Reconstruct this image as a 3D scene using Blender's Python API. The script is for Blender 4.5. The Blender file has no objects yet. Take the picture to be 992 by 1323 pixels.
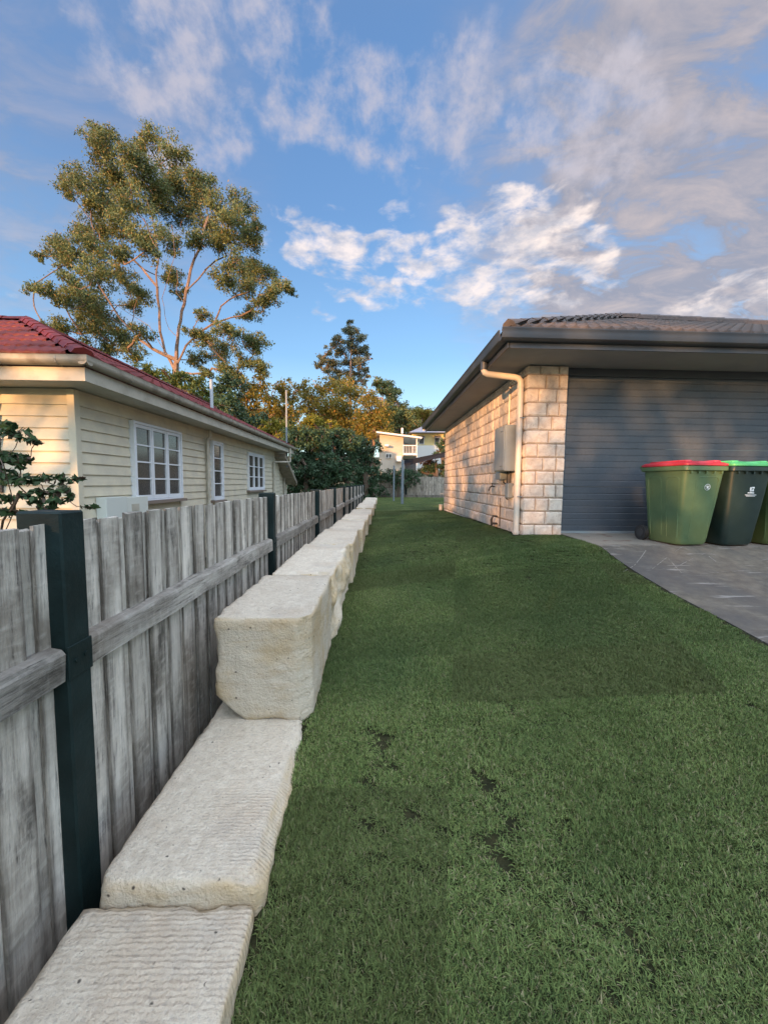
import bpy, math, random
import numpy as np
from mathutils import Vector, Matrix
rnd = random.Random(7)
nr = np.random.RandomState(11)
sc = bpy.context.scene
R = math.radians

# ---------------------------------------------------------------- camera
F, IW, IH, CZ = 490., 992, 1323, .74
yaw, pitch, roll = R(1.29), R(-4.35), R(.57)
f0 = Vector((math.sin(yaw), math.cos(yaw), 0)); r0 = Vector((math.cos(yaw), -math.sin(yaw), 0)); u0 = Vector((0, 0, 1))
fw = f0*math.cos(pitch) + u0*math.sin(pitch); up = u0*math.cos(pitch) - f0*math.sin(pitch)
rt, up = r0*math.cos(roll) + up*math.sin(roll), up*math.cos(roll) - r0*math.sin(roll)
CAM = Vector((0, 0, CZ))
cd = bpy.data.cameras.new('camera'); cam = bpy.data.objects.new('camera', cd)
sc.collection.objects.link(cam); sc.camera = cam
cam.matrix_world = Matrix(((rt.x, up.x, -fw.x, 0), (rt.y, up.y, -fw.y, 0), (rt.z, up.z, -fw.z, CZ), (0, 0, 0, 1)))
cd.sensor_fit = 'VERTICAL'; cd.sensor_height = 36; cd.lens = 36*F/IH
cd.clip_start = .02; cd.clip_end = 3000

def ray(px, py): return fw + rt*((px - IW/2)/F) - up*((py - IH/2)/F)
def atX(px, py, x): d = ray(px, py); return CAM + d*(x/d.x)
def atY(px, py, y): d = ray(px, py); return CAM + d*(y/d.y)
def atZ(px, py, z): d = ray(px, py); return CAM + d*((z - CZ)/d.z)

# ---------------------------------------------------------------- light
SUN_EL, SUN_AZ = R(7.0), R(213)            # compass-like: azimuth clockwise from +Y, towards the sun
sun_dir = Vector((math.sin(SUN_AZ)*math.cos(SUN_EL), math.cos(SUN_AZ)*math.cos(SUN_EL), math.sin(SUN_EL)))
sl = bpy.data.lights.new('sun', 'SUN'); sl.energy = 1.5; sl.angle = R(.55); sl.color = (1, .50, .20)
so = bpy.data.objects.new('sun', sl); sc.collection.objects.link(so)
so.rotation_euler = sun_dir.to_track_quat('Z', 'Y').to_euler()
sc.view_settings.view_transform = 'Standard'; sc.view_settings.look = 'None'
sc.view_settings.exposure = 2.5; sc.view_settings.gamma = 1.0; sc.view_settings.use_curve_mapping = False

# ---------------------------------------------------------------- node helpers
class NT:
    def __init__(s, nt): s.nt = nt; s.n = nt.nodes; s.l = nt.links
    def new(s, t, **kw):
        n = s.n.new(t)
        for k, v in kw.items(): setattr(n, k, v)
        return n
    def link(s, a, b): s.l.new(a, b)
    def put(s, sock, v):
        if v is None: return
        if isinstance(v, bpy.types.NodeSocket): s.link(v, sock)
        else:
            if sock.type == 'RGBA' and len(v) == 3: v = (*v, 1)
            sock.default_value = v
    def math(s, op, a, b=None, c=None, clamp=False):
        n = s.new('ShaderNodeMath', operation=op, use_clamp=clamp); s.put(n.inputs[0], a); s.put(n.inputs[1], b)
        if c is not None: s.put(n.inputs[2], c)
        return n.outputs[0]
    def vmath(s, op, a, b=None):
        n = s.new('ShaderNodeVectorMath', operation=op); s.put(n.inputs[0], a); s.put(n.inputs[1], b)
        return n.outputs['Value'] if op in ('DOT_PRODUCT', 'LENGTH') else n.outputs[0]
    def mix(s, fac, a, b, mode='MIX'):
        n = s.new('ShaderNodeMix', data_type='RGBA', blend_type=mode)
        s.put(n.inputs[0], fac); s.put(n.inputs[6], a); s.put(n.inputs[7], b); return n.outputs[2]
    def noise(s, vec, scale, detail=4, rough=.55, dist=0, out=0):
        n = s.new('ShaderNodeTexNoise'); s.put(n.inputs['Vector'], vec); s.put(n.inputs['Scale'], scale)
        n.inputs['Detail'].default_value = detail; n.inputs['Roughness'].default_value = rough; n.inputs['Distortion'].default_value = dist
        return n.outputs[out]
    def mapr(s, v, a, b, c=0., d=1., smooth=False):
        n = s.new('ShaderNodeMapRange'); n.clamp = True
        if smooth: n.interpolation_type = 'SMOOTHSTEP'
        s.put(n.inputs[0], v)
        for i, q in zip((1, 2, 3, 4), (a, b, c, d)): n.inputs[i].default_value = q
        return n.outputs[0]
    def scale(s, vec, sc_):
        n = s.new('ShaderNodeMapping'); s.put(n.inputs['Vector'], vec); n.inputs['Scale'].default_value = sc_; return n.outputs[0]

# ---------------------------------------------------------------- world: sky with clouds
w = bpy.data.worlds.new('World'); sc.world = w; w.use_nodes = True; w.node_tree.nodes.clear()
k = NT(w.node_tree)
sky = k.new('ShaderNodeTexSky', sky_type='NISHITA'); sky.sun_disc = False
sky.sun_elevation = SUN_EL; sky.sun_rotation = SUN_AZ; sky.air_density = 1.0; sky.dust_density = .3; sky.ozone_density = 2.2
tc = k.new('ShaderNodeTexCoord'); dv = tc.outputs['Generated']
sep = k.new('ShaderNodeSeparateXYZ'); k.link(dv, sep.inputs[0]); dz = sep.outputs[2]
den = k.math('ADD', k.math('MAXIMUM', dz, 0.), .16)
cmb = k.new('ShaderNodeCombineXYZ'); k.put(cmb.inputs[0], k.math('DIVIDE', sep.outputs[0], den)); k.put(cmb.inputs[1], k.math('DIVIDE', sep.outputs[1], den))
pl = cmb.outputs[0]
n1 = k.noise(pl, 3.1, 7, .56, .25)
n2 = k.noise(k.scale(pl, (1, 1.5, 1)), 8.0, 6, .58, .2)
nd = k.noise(dv, 15.0, 8, .6, .1)
def blob(px, py, r_in, r_out, amp):
    c = ray(px, py).normalized()
    d = k.vmath('DOT_PRODUCT', k.vmath('NORMALIZE', dv), tuple(c))
    return k.math('MULTIPLY', k.mapr(d, math.cos(r_out), math.cos(r_in), 0, 1, True), amp)
def addall(L):
    o = L[0]
    for q in L[1:]: o = k.math('ADD', o, q)
    return o
# broad mauve cloud bank to the right, thin veil at top left, bright cumulus band low in the middle
veil = addall([blob(1000, 230, .12, .62, 1.0), blob(1150, 60, .2, .7, .7), blob(60, 120, .05, .40, .36), blob(860, 380, .05, .3, .5), blob(20, 300, .03, .3, .25)])
wisp = k.noise(k.scale(pl, (1.0, 1.7, 1)), 4.2, 8, .62, .5)
veil = k.math('MULTIPLY', veil, k.math('MULTIPLY', k.mapr(n1, .30, .66, .42, 1, True), k.mapr(wisp, .34, .62, .30, 1, True)))
ps = [(350, 90, .03, .13, .8), (415, 95, .03, .12, .8), (265, 70, .04, .22, .65), (150, 60, .04, .25, .45), (540, 150, .03, .16, .85), (620, 130, .03, .15, .8), (490, 150, .02, .09, .5),
      (720, 135, .02, .09, .8), (780, 165, .03, .11, .8), (690, 190, .02, .08, .5), (440, 170, .02, .08, .5), (880, 90, .05, .25, .6), (240, 175, .02, .14, .35)]
puff = addall([blob(*q) for q in ps])
puff = k.math('MULTIPLY', k.math('MINIMUM', puff, 1.0), k.mapr(k.math('ADD', k.math('ADD', k.math('MULTIPLY', n1, .3), k.math('MULTIPLY', nd, .7)), k.math('MULTIPLY', k.math('SUBTRACT', k.math('MINIMUM', puff, 1.0), .55), .20)), .50, .74, 0, 1, True))
cs = [(455, 350, .03, .09, .8), (500, 360, .03, .11, .9), (560, 350, .03, .10, 1.), (620, 345, .03, .10, 1.), (680, 350, .03, .11, 1.), (735, 350, .03, .11, .9), (655, 290, .03, .09, 1.), (700, 300, .02, .10, .9), (585, 288, .015, .05, .9),
      (515, 300, .02, .08, .7), (440, 300, .02, .07, .6), (370, 305, .03, .10, .7), (400, 325, .02, .07, .6), (620, 400, .02, .07, .6), (420, 385, .02, .06, .6), (770, 315, .02, .08, .7), (975, 400, .02, .09, 1.), (930, 400, .02, .07, .9), (860, 405, .01, .05, .7), (405, 480, .006, .02, .35), (485, 482, .005, .02, .3), (330, 280, .02, .06, .35)]
cum = addall([blob(*q) for q in cs])
cn = k.noise(k.scale(dv, (1, 1, 2.1)), 12.0, 9, .56, .25)
cumm = k.mapr(k.math('ADD', cn, k.math('MULTIPLY', k.math('SUBTRACT', k.math('MINIMUM', cum, 1.1), .78), .24)), .47, .70, 0, 1, True)
cumc = k.math('MINIMUM', cumm, 1.0)
shade = k.noise(k.vmath('ADD', k.scale(dv, (1, 1, 2.3)), (0.010, .0, .045)), 15.0, 9, .62, .1)
blue = k.new('ShaderNodeHueSaturation'); k.link(sky.outputs[0], blue.inputs['Color']); blue.inputs['Saturation'].default_value = 1.0
grad = k.new('ShaderNodeValToRGB'); k.put(grad.inputs[0], dz)
el = grad.color_ramp.elements; el[0].position = 0.0; el[0].color = (.80, .98, 1.05, 1); el[1].position = 1.0; el[1].color = (0.111, 0.232, 0.529, 1)
for p_, c_ in ((.12, (.64, .90, 1.06, 1)), (.30, (0.244, 0.499, 0.882, 1)), (.55, (0.139, 0.302, 0.643, 1))):
    e_ = el.new(p_); e_.color = c_
base = k.mix(k.mapr(sep.outputs[1], -.3, .3, .15, .8, True), sky.outputs[0], grad.outputs[0])
over = k.math('MULTIPLY', k.mapr(n1, .38, .62, .25, 1, True), k.math('MAXIMUM', k.mapr(dz, .72, .92, 0, 1, True), k.mapr(sep.outputs[1], -.35, .05, 1, 0, True)))
veil = k.math('MAXIMUM', veil, over)
c1 = k.mix(k.math('MINIMUM', k.math('MULTIPLY', veil, 1.05), .93), base, k.mix(k.mapr(wisp, .46, .68), (0.46, 0.47, 0.57), (0.76, 0.66, 0.66)))
c2 = k.mix(k.math('MINIMUM', k.math('MULTIPLY', puff, .80), .75), c1, (0.80, 0.76, 0.86))
ccol = k.mix(k.mapr(shade, .38, .62, 0, 1), (1.45, 1.25, 1.16), (.80, .80, .90))
c3 = k.mix(k.math('MULTIPLY', cumc, .85), c2, ccol)
# extra brightness added to the sky overhead, out of view, to light the yard
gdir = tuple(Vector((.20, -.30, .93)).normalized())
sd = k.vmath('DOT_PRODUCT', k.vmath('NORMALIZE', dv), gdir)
overhead_fill = k.math('MULTIPLY', k.mapr(sd, .54, .82, 0, 1, True), k.mapr(dz, 0, .5, .15, 1, True))
c3 = k.mix(1.0, c3, k.mix(overhead_fill, (1, 1, 1), (6.6, 5.8, 4.7)), 'MULTIPLY')
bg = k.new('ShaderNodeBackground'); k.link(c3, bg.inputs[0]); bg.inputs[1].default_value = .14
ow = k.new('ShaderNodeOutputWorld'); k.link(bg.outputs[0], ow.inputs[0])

# ---------------------------------------------------------------- object helpers
WM = {}
COL = sc.collection
def _link(o, parent=None):
    COL.objects.link(o)
    if parent is not None:
        o.parent = parent; o.matrix_parent_inverse = WM[parent.name].inverted()
def thing(name, label, cat, loc=(0, 0, 0), group=None):
    o = bpy.data.objects.new(name, None); o.empty_display_size = .1
    COL.objects.link(o); o.location = loc; WM[o.name] = Matrix.Translation(loc)
    o['label'] = label; o['category'] = cat
    if group: o['group'] = group
    return o
def tag(o, label=None, cat=None, group=None, kind=None):
    for a, b in (('label', label), ('category', cat), ('group', group), ('kind', kind)):
        if b: o[a] = b
    return o
def npmesh(name, V, Fc, mat, smooth=False, attrs=None):
    """V (n,3); Fc list of faces or (m,k) array"""
    me = bpy.data.meshes.new(name); V = np.asarray(V, dtype=np.float32)
    if isinstance(Fc, np.ndarray):
        m, kk = Fc.shape
        me.vertices.add(len(V)); me.vertices.foreach_set('co', V.ravel())
        me.loops.add(m*kk); me.loops.foreach_set('vertex_index', Fc.astype(np.int32).ravel())
        me.polygons.add(m); me.polygons.foreach_set('loop_start', np.arange(0, m*kk, kk, dtype=np.int32)); me.polygons.foreach_set('loop_total', np.full(m, kk, dtype=np.int32))
        me.update(calc_edges=True)
    else:
        me.from_pydata([tuple(v) for v in V.tolist()], [], Fc); me.update()
    if attrs:
        for an, arr in attrs.items():
            a = me.attributes.new(an, 'FLOAT', 'POINT'); a.data.foreach_set('value', np.asarray(arr, dtype=np.float32))
    if smooth: me.polygons.foreach_set('use_smooth', np.ones(len(me.polygons), dtype=bool))
    if mat is not None: me.materials.append(mat)
    return me
def obj(name, me, parent=None, loc=(0, 0, 0), rot=(0, 0, 0), scale=(1, 1, 1)):
    o = bpy.data.objects.new(name, me); _link(o, parent)
    o.location = loc; o.rotation_euler = rot; o.scale = scale
    WM[o.name] = Matrix.Translation(loc) @ Matrix.Identity(4) if rot == (0, 0, 0) and scale == (1, 1, 1) else Matrix.LocRotScale(Vector(loc), __import__('mathutils').Euler(rot), Vector(scale))
    return o

class MB:
    def __init__(s): s.v = []; s.f = []
    def add(s, V, Fc):
        b = len(s.v); s.v += [tuple(q) for q in V]; s.f += [tuple(i + b for i in q) for q in Fc]; return s
    def box(s, x0, x1, y0, y1, z0, z1, M=None, bev=0):
        if bev:
            b = bev; V = []
            for dx, dy, dz_ in ((0, b, b), (b, 0, b), (b, b, 0)):
                for X in (x0 + dx, x1 - dx):
                    for Y in (y0 + dy, y1 - dy):
                        for Z in (z0 + dz_, z1 - dz_): V.append((X, Y, Z))
            def i(a, X, Y, Z): return a*8 + X*4 + Y*2 + Z
            Fc = [(i(0, 0, 0, 0), i(0, 0, 0, 1), i(0, 0, 1, 1), i(0, 0, 1, 0)), (i(0, 1, 0, 0), i(0, 1, 1, 0), i(0, 1, 1, 1), i(0, 1, 0, 1)),
                  (i(1, 0, 0, 0), i(1, 1, 0, 0), i(1, 1, 0, 1), i(1, 0, 0, 1)), (i(1, 0, 1, 0), i(1, 0, 1, 1), i(1, 1, 1, 1), i(1, 1, 1, 0)),
                  (i(2, 0, 0, 0), i(2, 0, 1, 0), i(2, 1, 1, 0), i(2, 1, 0, 0)), (i(2, 0, 0, 1), i(2, 1, 0, 1), i(2, 1, 1, 1), i(2, 0, 1, 1))]
            for Z in (0, 1):
                for X in (0, 1): Fc.append((i(0, X, 0, Z), i(0, X, 1, Z), i(2, X, 1, Z), i(2, X, 0, Z)))
                for Y in (0, 1): Fc.append((i(1, 0, Y, Z), i(1, 1, Y, Z), i(2, 1, Y, Z), i(2, 0, Y, Z)))
            for X in (0, 1):
                for Y in (0, 1):
                    Fc.append((i(0, X, Y, 0), i(0, X, Y, 1), i(1, X, Y, 1), i(1, X, Y, 0)))
                    for Z in (0, 1): Fc.append((i(0, X, Y, Z), i(1, X, Y, Z), i(2, X, Y, Z)))
        else:
            V = [(X, Y, Z) for X in (x0, x1) for Y in (y0, y1) for Z in (z0, z1)]
            Fc = [(0, 1, 3, 2), (4, 6, 7, 5), (0, 4, 5, 1), (2, 3, 7, 6), (0, 2, 6, 4), (1, 5, 7, 3)]
        if M is not None: V = [tuple(M @ Vector(q)) for q in V]
        return s.add(V, Fc)
    def tube(s, pts, rad, n=8, cap=True):
        pts = [Vector(p) for p in pts]; rs = rad if isinstance(rad, (list, tuple)) else [rad]*len(pts)
        V = []; Fc = []; ref = None
        for i, p in enumerate(pts):
            d = (pts[min(i + 1, len(pts) - 1)] - pts[max(i - 1, 0)]).normalized()
            if ref is None:
                ref = d.orthogonal().normalized()
            else:
                ref = (ref - d*ref.dot(d)); ref = ref.normalized() if ref.length > 1e-6 else d.orthogonal().normalized()
            b = d.cross(ref)
            for j in range(n):
                a = 2*math.pi*j/n; V.append(tuple(p + (ref*math.cos(a) + b*math.sin(a))*rs[i]))
        for i in range(len(pts) - 1):
            for j in range(n): Fc.append((i*n + j, i*n + (j + 1) % n, (i + 1)*n + (j + 1) % n, (i + 1)*n + j))
        if cap: Fc.append(tuple(reversed(range(n)))); Fc.append(tuple((len(pts) - 1)*n + j for j in range(n)))
        return s.add(V, Fc)
    def prism(s, prof, p0, p1, side, upv=(0, 0, 1)):
        """profile [(a,b)] swept from p0 to p1; a along side, b along upv"""
        side = Vector(side); upv = Vector(upv); n = len(prof); V = []
        for p in (Vector(p0), Vector(p1)):
            for a, b in prof: V.append(tuple(p + side*a + upv*b))
        Fc = [(j, (j + 1) % n, n + (j + 1) % n, n + j) for j in range(n)] + [tuple(reversed(range(n))), tuple(range(n, 2*n))]
        return s.add(V, Fc)
    def mesh(s, name, mat, smooth=False):
        me = npmesh(name, s.v, s.f, mat)
        import bmesh as bmm
        b = bmm.new(); b.from_mesh(me); bmm.ops.recalc_face_normals(b, faces=b.faces); b.to_mesh(me); b.free()
        if smooth:
            me.polygons.foreach_set('use_smooth', np.ones(len(me.polygons), dtype=bool))
            try: me.set_sharp_from_angle(angle=R(40))
            except Exception: pass
        return me
    def build(s, name, mat, parent=None, smooth=False):
        return obj(name, s.mesh(name, mat, smooth), parent)

# ---------------------------------------------------------------- materials
def mat(name, col, rough=.7, metal=0., bump=None, vary=None, coord='Object', spec=.5):
    """vary=(scale, colour2, lo, hi) ; bump=(scale, strength, dist)"""
    m = bpy.data.materials.new(name); m.use_nodes = True; m.node_tree.nodes.clear(); k = NT(m.node_tree)
    b = k.new('ShaderNodeBsdfPrincipled'); o = k.new('ShaderNodeOutputMaterial'); k.link(b.outputs[0], o.inputs[0])
    b.inputs['Roughness'].default_value = rough; b.inputs['Metallic'].default_value = metal; b.inputs['Specular IOR Level'].default_value = spec
    t = k.new('ShaderNodeTexCoord'); v = t.outputs[coord]
    c = (*col, 1)
    if vary:
        for (s_, c2, lo, hi) in (vary if isinstance(vary, list) else [vary]):
            c = k.mix(k.mapr(k.noise(v, s_, 6, .6), lo, hi), c, c2)
    k.put(b.inputs['Base Color'], c)
    if bump:
        bn = k.new('ShaderNodeBump'); bn.inputs['Strength'].default_value = bump[1]; bn.inputs['Distance'].default_value = bump[2]
        k.put(bn.inputs['Height'], k.noise(v, bump[0], 6, .65)); k.link(bn.outputs[0], b.inputs['Normal'])
    m['k'] = 1
    return m
def nodes_of(m): 
    k = NT(m.node_tree); b = next(n for n in m.node_tree.nodes if n.type == 'BSDF_PRINCIPLED'); return k, b

def weathered_wood(name, dark=(.045, .042, .04), mid=(.47, .44, .385), light=(.68, .645, .58), axis=2):
    m = mat(name, mid, .9, spec=.2); k, b = nodes_of(m)
    t = k.new('ShaderNodeTexCoord'); oi = k.new('ShaderNodeObjectInfo')
    off = k.new('ShaderNodeCombineXYZ'); rr = k.math('MULTIPLY', oi.outputs['Random'], 37.)
    for i in range(3): k.put(off.inputs[i], rr)
    s_ = [1, 1, 1]; s_[axis] = .07
    v = k.vmath('ADD', k.scale(t.outputs['Object'], tuple(s_)), off.outputs[0])
    g1 = k.noise(v, 75, 8, .7, .12); s_[axis] = .22
    v2 = k.vmath('ADD', k.scale(t.outputs['Object'], tuple(s_)), off.outputs[0])
    g2 = k.noise(v2, 10, 6, .65, .15)
    s3 = [.35, .35, .35]; s3[axis] = 1.0
    g3 = k.noise(k.vmath('ADD', k.scale(t.outputs['Object'], tuple(s3)), off.outputs[0]), 38, 3, .5)     # saw marks across
    c = k.mix(k.mapr(g1, .30, .55), tuple(q*3.6 for q in dark), mid); c = k.mix(k.mapr(g2, .40, .66), c, light)
    c = k.mix(k.mapr(g1, .32, .40, .8, 0), c, dark)
    stain = k.noise(k.vmath('ADD', t.outputs['Object'], off.outputs[0]), 2.2, 5, .6); c = k.mix(k.mapr(stain, .48, .68, 0, .72), c, (.13, .105, .08)); blk = k.noise(k.vmath('ADD', k.scale(t.outputs['Object'], tuple(.5 if i != axis else .12 for i in range(3))), off.outputs[0]), 16, 7, .7); c = k.mix(k.mapr(blk, .54, .66, 0, .8), c, (.06, .055, .048))
    c = k.mix(k.mapr(g3, .5, .72, 0, .35), c, light)
    if axis == 2:
        so3 = k.new('ShaderNodeSeparateXYZ'); k.link(t.outputs['Object'], so3.inputs[0])
        ed = k.math('ADD', k.math('ABSOLUTE', so3.outputs[1]), k.math('MULTIPLY', k.math('SUBTRACT', g2, .5), .05))
        c = k.mix(k.math('MULTIPLY', k.mapr(ed, .037, .050), k.mapr(g1, .3, .6, 1, .35)), c, (.10, .088, .075))
    br = k.mapr(oi.outputs['Random'], 0, 1, .78, 1.2)
    hs = k.new('ShaderNodeHueSaturation'); k.put(hs.inputs['Value'], br); k.put(hs.inputs['Color'], c); k.link(hs.outputs[0], b.inputs['Base Color'])
    bn = k.new('ShaderNodeBump'); bn.inputs['Strength'].default_value = 1.0; bn.inputs['Distance'].default_value = .010
    k.put(bn.inputs['Height'], k.math('ADD', g1, k.math('MULTIPLY', g3, .4))); k.link(bn.outputs[0], b.inputs['Normal'])
    return m
M_board = weathered_wood('weathered board')
M_rail = weathered_wood('weathered rail', dark=(.035, .033, .03), mid=(.24, .225, .20), light=(.40, .385, .35), axis=1)
M_farboard = weathered_wood('paling', mid=(.30, .26, .21), light=(.42, .38, .32))

def stone_mat():
    m = mat('sandstone', (.5, .44, .34), .93, spec=.15); k, b = nodes_of(m)
    t = k.new('ShaderNodeTexCoord'); g = k.new('ShaderNodeNewGeometry'); oi = k.new('ShaderNodeObjectInfo'); P_ = t.outputs['Object']
    n1 = k.noise(P_, 3.2, 6, .6); n2 = k.noise(P_, 26, 6, .7); n3 = k.noise(P_, 110, 3, .6)
    band = k.noise(k.scale(P_, (1.2, .5, 9)), 2.2, 4, .5, .6)
    warm = k.mix(k.mapr(n1, .42, .62), (.62, .55, .44), (.56, .44, .28))
    warm = k.mix(k.mapr(band, .50, .68, 0, .35), warm, (.50, .35, .19))
    # faces looking up take a greyer tone, with their own mottling
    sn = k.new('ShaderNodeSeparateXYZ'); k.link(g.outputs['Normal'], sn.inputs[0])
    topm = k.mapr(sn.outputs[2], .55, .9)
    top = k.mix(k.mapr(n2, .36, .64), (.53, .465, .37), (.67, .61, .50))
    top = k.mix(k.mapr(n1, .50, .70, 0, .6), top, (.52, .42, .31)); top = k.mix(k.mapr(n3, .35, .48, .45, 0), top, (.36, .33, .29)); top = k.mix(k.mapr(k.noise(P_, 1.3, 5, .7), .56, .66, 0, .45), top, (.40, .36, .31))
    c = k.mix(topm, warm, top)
    c = k.mix(k.mapr(n3, .62, .72, 0, .45), c, (.22, .2, .17))
    speck = k.new('ShaderNodeTexVoronoi'); k.put(speck.inputs['Vector'], P_); speck.inputs['Scale'].default_value = 26
    sel = k.math('MULTIPLY', k.mapr(speck.outputs['Distance'], .10, .20, 1, 0), k.mapr(n2, .55, .57, 0, 1))
    c = k.mix(k.math('MULTIPLY', sel, .9), c, (.05, .045, .04))
    hs = k.new('ShaderNodeHueSaturation'); k.put(hs.inputs['Value'], k.mapr(oi.outputs['Random'], 0, 1, .9, 1.04)); k.put(hs.inputs['Color'], c); k.link(hs.outputs[0], b.inputs['Base Color'])
    wv = k.new('ShaderNodeTexWave', bands_direction='Y'); k.put(wv.inputs['Vector'], P_); wv.inputs['Scale'].default_value = 21; wv.inputs['Distortion'].default_value = 3.2; wv.inputs['Detail'].default_value = 2; wv.inputs['Detail Scale'].default_value = 1.6
    h = k.math('ADD', k.math('ADD', k.math('MULTIPLY', n2, .9), k.math('MULTIPLY', n3, .3)), k.math('MULTIPLY', wv.outputs[0], k.mapr(k.noise(P_, 1.7, 3, .6), .44, .66, .0, .15)))
    bn = k.new('ShaderNodeBump'); bn.inputs['Strength'].default_value = 1.0; bn.inputs['Distance'].default_value = .02
    k.put(bn.inputs['Height'], h); k.link(bn.outputs[0], b.inputs['Normal'])
    return m
M_stone = stone_mat()

def block_mat():
    m = mat('split block', (.5, .4, .33), .9, spec=.2); k, b = nodes_of(m)
    t = k.new('ShaderNodeTexCoord'); oi = k.new('ShaderNodeObjectInfo'); g = k.new('ShaderNodeNewGeometry'); P_ = g.outputs['Position']
    n1 = k.noise(P_, 9, 5, .6, .5); n2 = k.noise(P_, 60, 4, .65)
    c = k.mix(k.mapr(n1, .36, .64), (.66, .585, .50), (.50, .42, .355))
    c = k.mix(k.mapr(n2, .5, .7, 0, .5), c, (.68, .62, .57))
    c = k.mix(k.mapr(k.noise(P_, 22, 4, .6), .58, .68, 0, .6), c, (.36, .29, .25))
    hs = k.new('ShaderNodeHueSaturation'); k.put(hs.inputs['Value'], k.mapr(oi.outputs['Random'], 0, 1, .90, 1.08)); k.put(hs.inputs['Color'], c); k.link(hs.outputs[0], b.inputs['Base Color'])
    bn = k.new('ShaderNodeBump'); bn.inputs['Strength'].default_value = .8; bn.inputs['Distance'].default_value = .012
    k.put(bn.inputs['Height'], k.math('ADD', n1, k.math('MULTIPLY', n2, .3))); k.link(bn.outputs[0], b.inputs['Normal'])
    return m
M_block = block_mat()
M_mortar = mat('mortar', (.30, .24, .20), .95, bump=(80, .4, .005))
M_colorbond = mat('dark grey steel', (.042, .052, .068), .42, vary=(3, (.056, .066, .082), .4, .7))
M_door = mat('door slate', (.060, .075, .095), .45, vary=[(2.5, (.078, .092, .112), .4, .7), (30, (.05, .062, .078), .5, .75)], bump=(140, .12, .002))
M_soffit = mat('soffit grey', (.26, .27, .275), .8, vary=(2, (.22, .23, .24), .4, .7))
M_pvc = mat('cream pvc', (.62, .56, .48), .4, vary=(6, (.55, .49, .42), .4, .7))
M_cabinet = mat('meter grey', (.25, .29, .31), .42, metal=0, vary=(4, (.21, .24, .26), .4, .7))
M_darkplastic = mat('dark plastic', (.03, .03, .032), .5)
M_brass = mat('tap brass', (.10, .085, .07), .5, metal=.6)
M_cream = mat('cream paint', (.60, .555, .42), .55, vary=[(3, (.49, .46, .37), .4, .7), (25, (.51, .48, .40), .55, .8)], bump=(60, .15, .004))
M_gutter = mat('weathered cream gutter', (.27, .25, .20), .5, vary=(5, (.17, .15, .12), .45, .65))
M_ufascia = mat('fascia paint', (.44, .42, .35), .55, vary=(4, (.34, .32, .26), .45, .7))
M_under = mat('soffit cream', (.50, .49, .44), .7, vary=(3, (.42, .41, .36), .4, .7))
M_white = mat('white window paint', (.66, .70, .74), .5)
M_pane = mat('window pane', (.05, .047, .045), .12, vary=(40, (.085, .078, .07), .4, .6), spec=.8)
M_sill = mat('brown sill', (.20, .16, .13), .8)
M_red = mat('red tile', (.15, .016, .012), .5, spec=.3, vary=[(4, (.065, .009, .008), .4, .65), (20, (.17, .024, .018), .5, .75)], bump=(40, .3, .006))
M_rtile = mat('dark tile', (.085, .07, .065), .8, vary=[(5, (.06, .05, .05), .4, .65), (30, (.13, .11, .10), .5, .8)], bump=(60, .4, .005))
M_green = mat('green post paint', (.004, .013, .013), .6, spec=.25, vary=[(5, (.008, .022, .023), .4, .65), (60, (.006, .018, .022), .6, .75)], bump=(35, .5, .006))
M_soil = mat('soil', (.022, .024, .013), 1.0, spec=.05, vary=(20, (.045, .045, .022), .4, .7), bump=(40, .8, .02))
M_yard = mat('yard', (.07, .08, .035), .95, vary=(3, (.10, .08, .05), .4, .7), bump=(10, .6, .03))
M_galv = mat('galvanised steel', (.19, .23, .26), .5, metal=.2, vary=(15, (.14, .17, .20), .4, .7))

def concrete_mat():
    m = mat('driveway concrete', (.3, .28, .25), .85, spec=.3); k, b = nodes_of(m)
    t = k.new('ShaderNodeTexCoord'); P_ = t.outputs['Object']
    sp = k.new('ShaderNodeSeparateXYZ'); k.link(P_, sp.inputs[0])
    n1 = k.noise(P_, 1.1, 6, .6, .3); n2 = k.noise(P_, 9, 6, .65); n3 = k.noise(P_, 160, 3, .6)
    c = k.mix(k.mapr(n2, .35, .65), (.110, .094, .075), (.170, .148, .118))
    c = k.mix(k.mapr(n1, .42, .62, 0, .7), c, (.075, .072, .072))
    # clean pale strip by the door, tyre-dark slope below it
    cl = k.mapr(k.math('ADD', sp.outputs[1], k.math('MULTIPLY', n2, .5)), 4.85, 5.05)
    c = k.mix(k.math('MULTIPLY', cl, .85), c, (.27, .24, .20))
    rust = k.math('MULTIPLY', k.mapr(k.noise(P_, 4.5, 4, .6), .58, .66), k.mapr(sp.outputs[1], 4.3, 5.0))
    c = k.mix(k.math('MULTIPLY', rust, .7), c, (.16, .09, .06))
    # pale scrape marks
    rot = k.new('ShaderNodeMapping'); k.link(P_, rot.inputs[0]); rot.inputs['Rotation'].default_value = (0, 0, R(-38)); rot.inputs['Scale'].default_value = (1, 9, 1)
    s1 = k.noise(rot.outputs[0], 2.3, 5, .55, .5)
    sc_ = k.math('MULTIPLY', k.mapr(s1, .60, .66), k.mapr(k.noise(P_, 1.7, 3, .5), .46, .56))
    c = k.mix(k.math('MULTIPLY', sc_, .55), c, (.34, .32, .29))
    c = k.mix(k.mapr(n3, .6, .75, 0, .5), c, (.05, .05, .05))
    k.put(b.inputs['Base Color'], c)
    bn = k.new('ShaderNodeBump'); bn.inputs['Strength'].default_value = .5; bn.inputs['Distance'].default_value = .006
    k.put(bn.inputs['Height'], k.math('ADD', n3, n2)); k.link(bn.outputs[0], b.inputs['Normal'])
    return m
M_conc = concrete_mat(); nodes_of(M_conc)[1].inputs['Specular IOR Level'].default_value = .12
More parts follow.
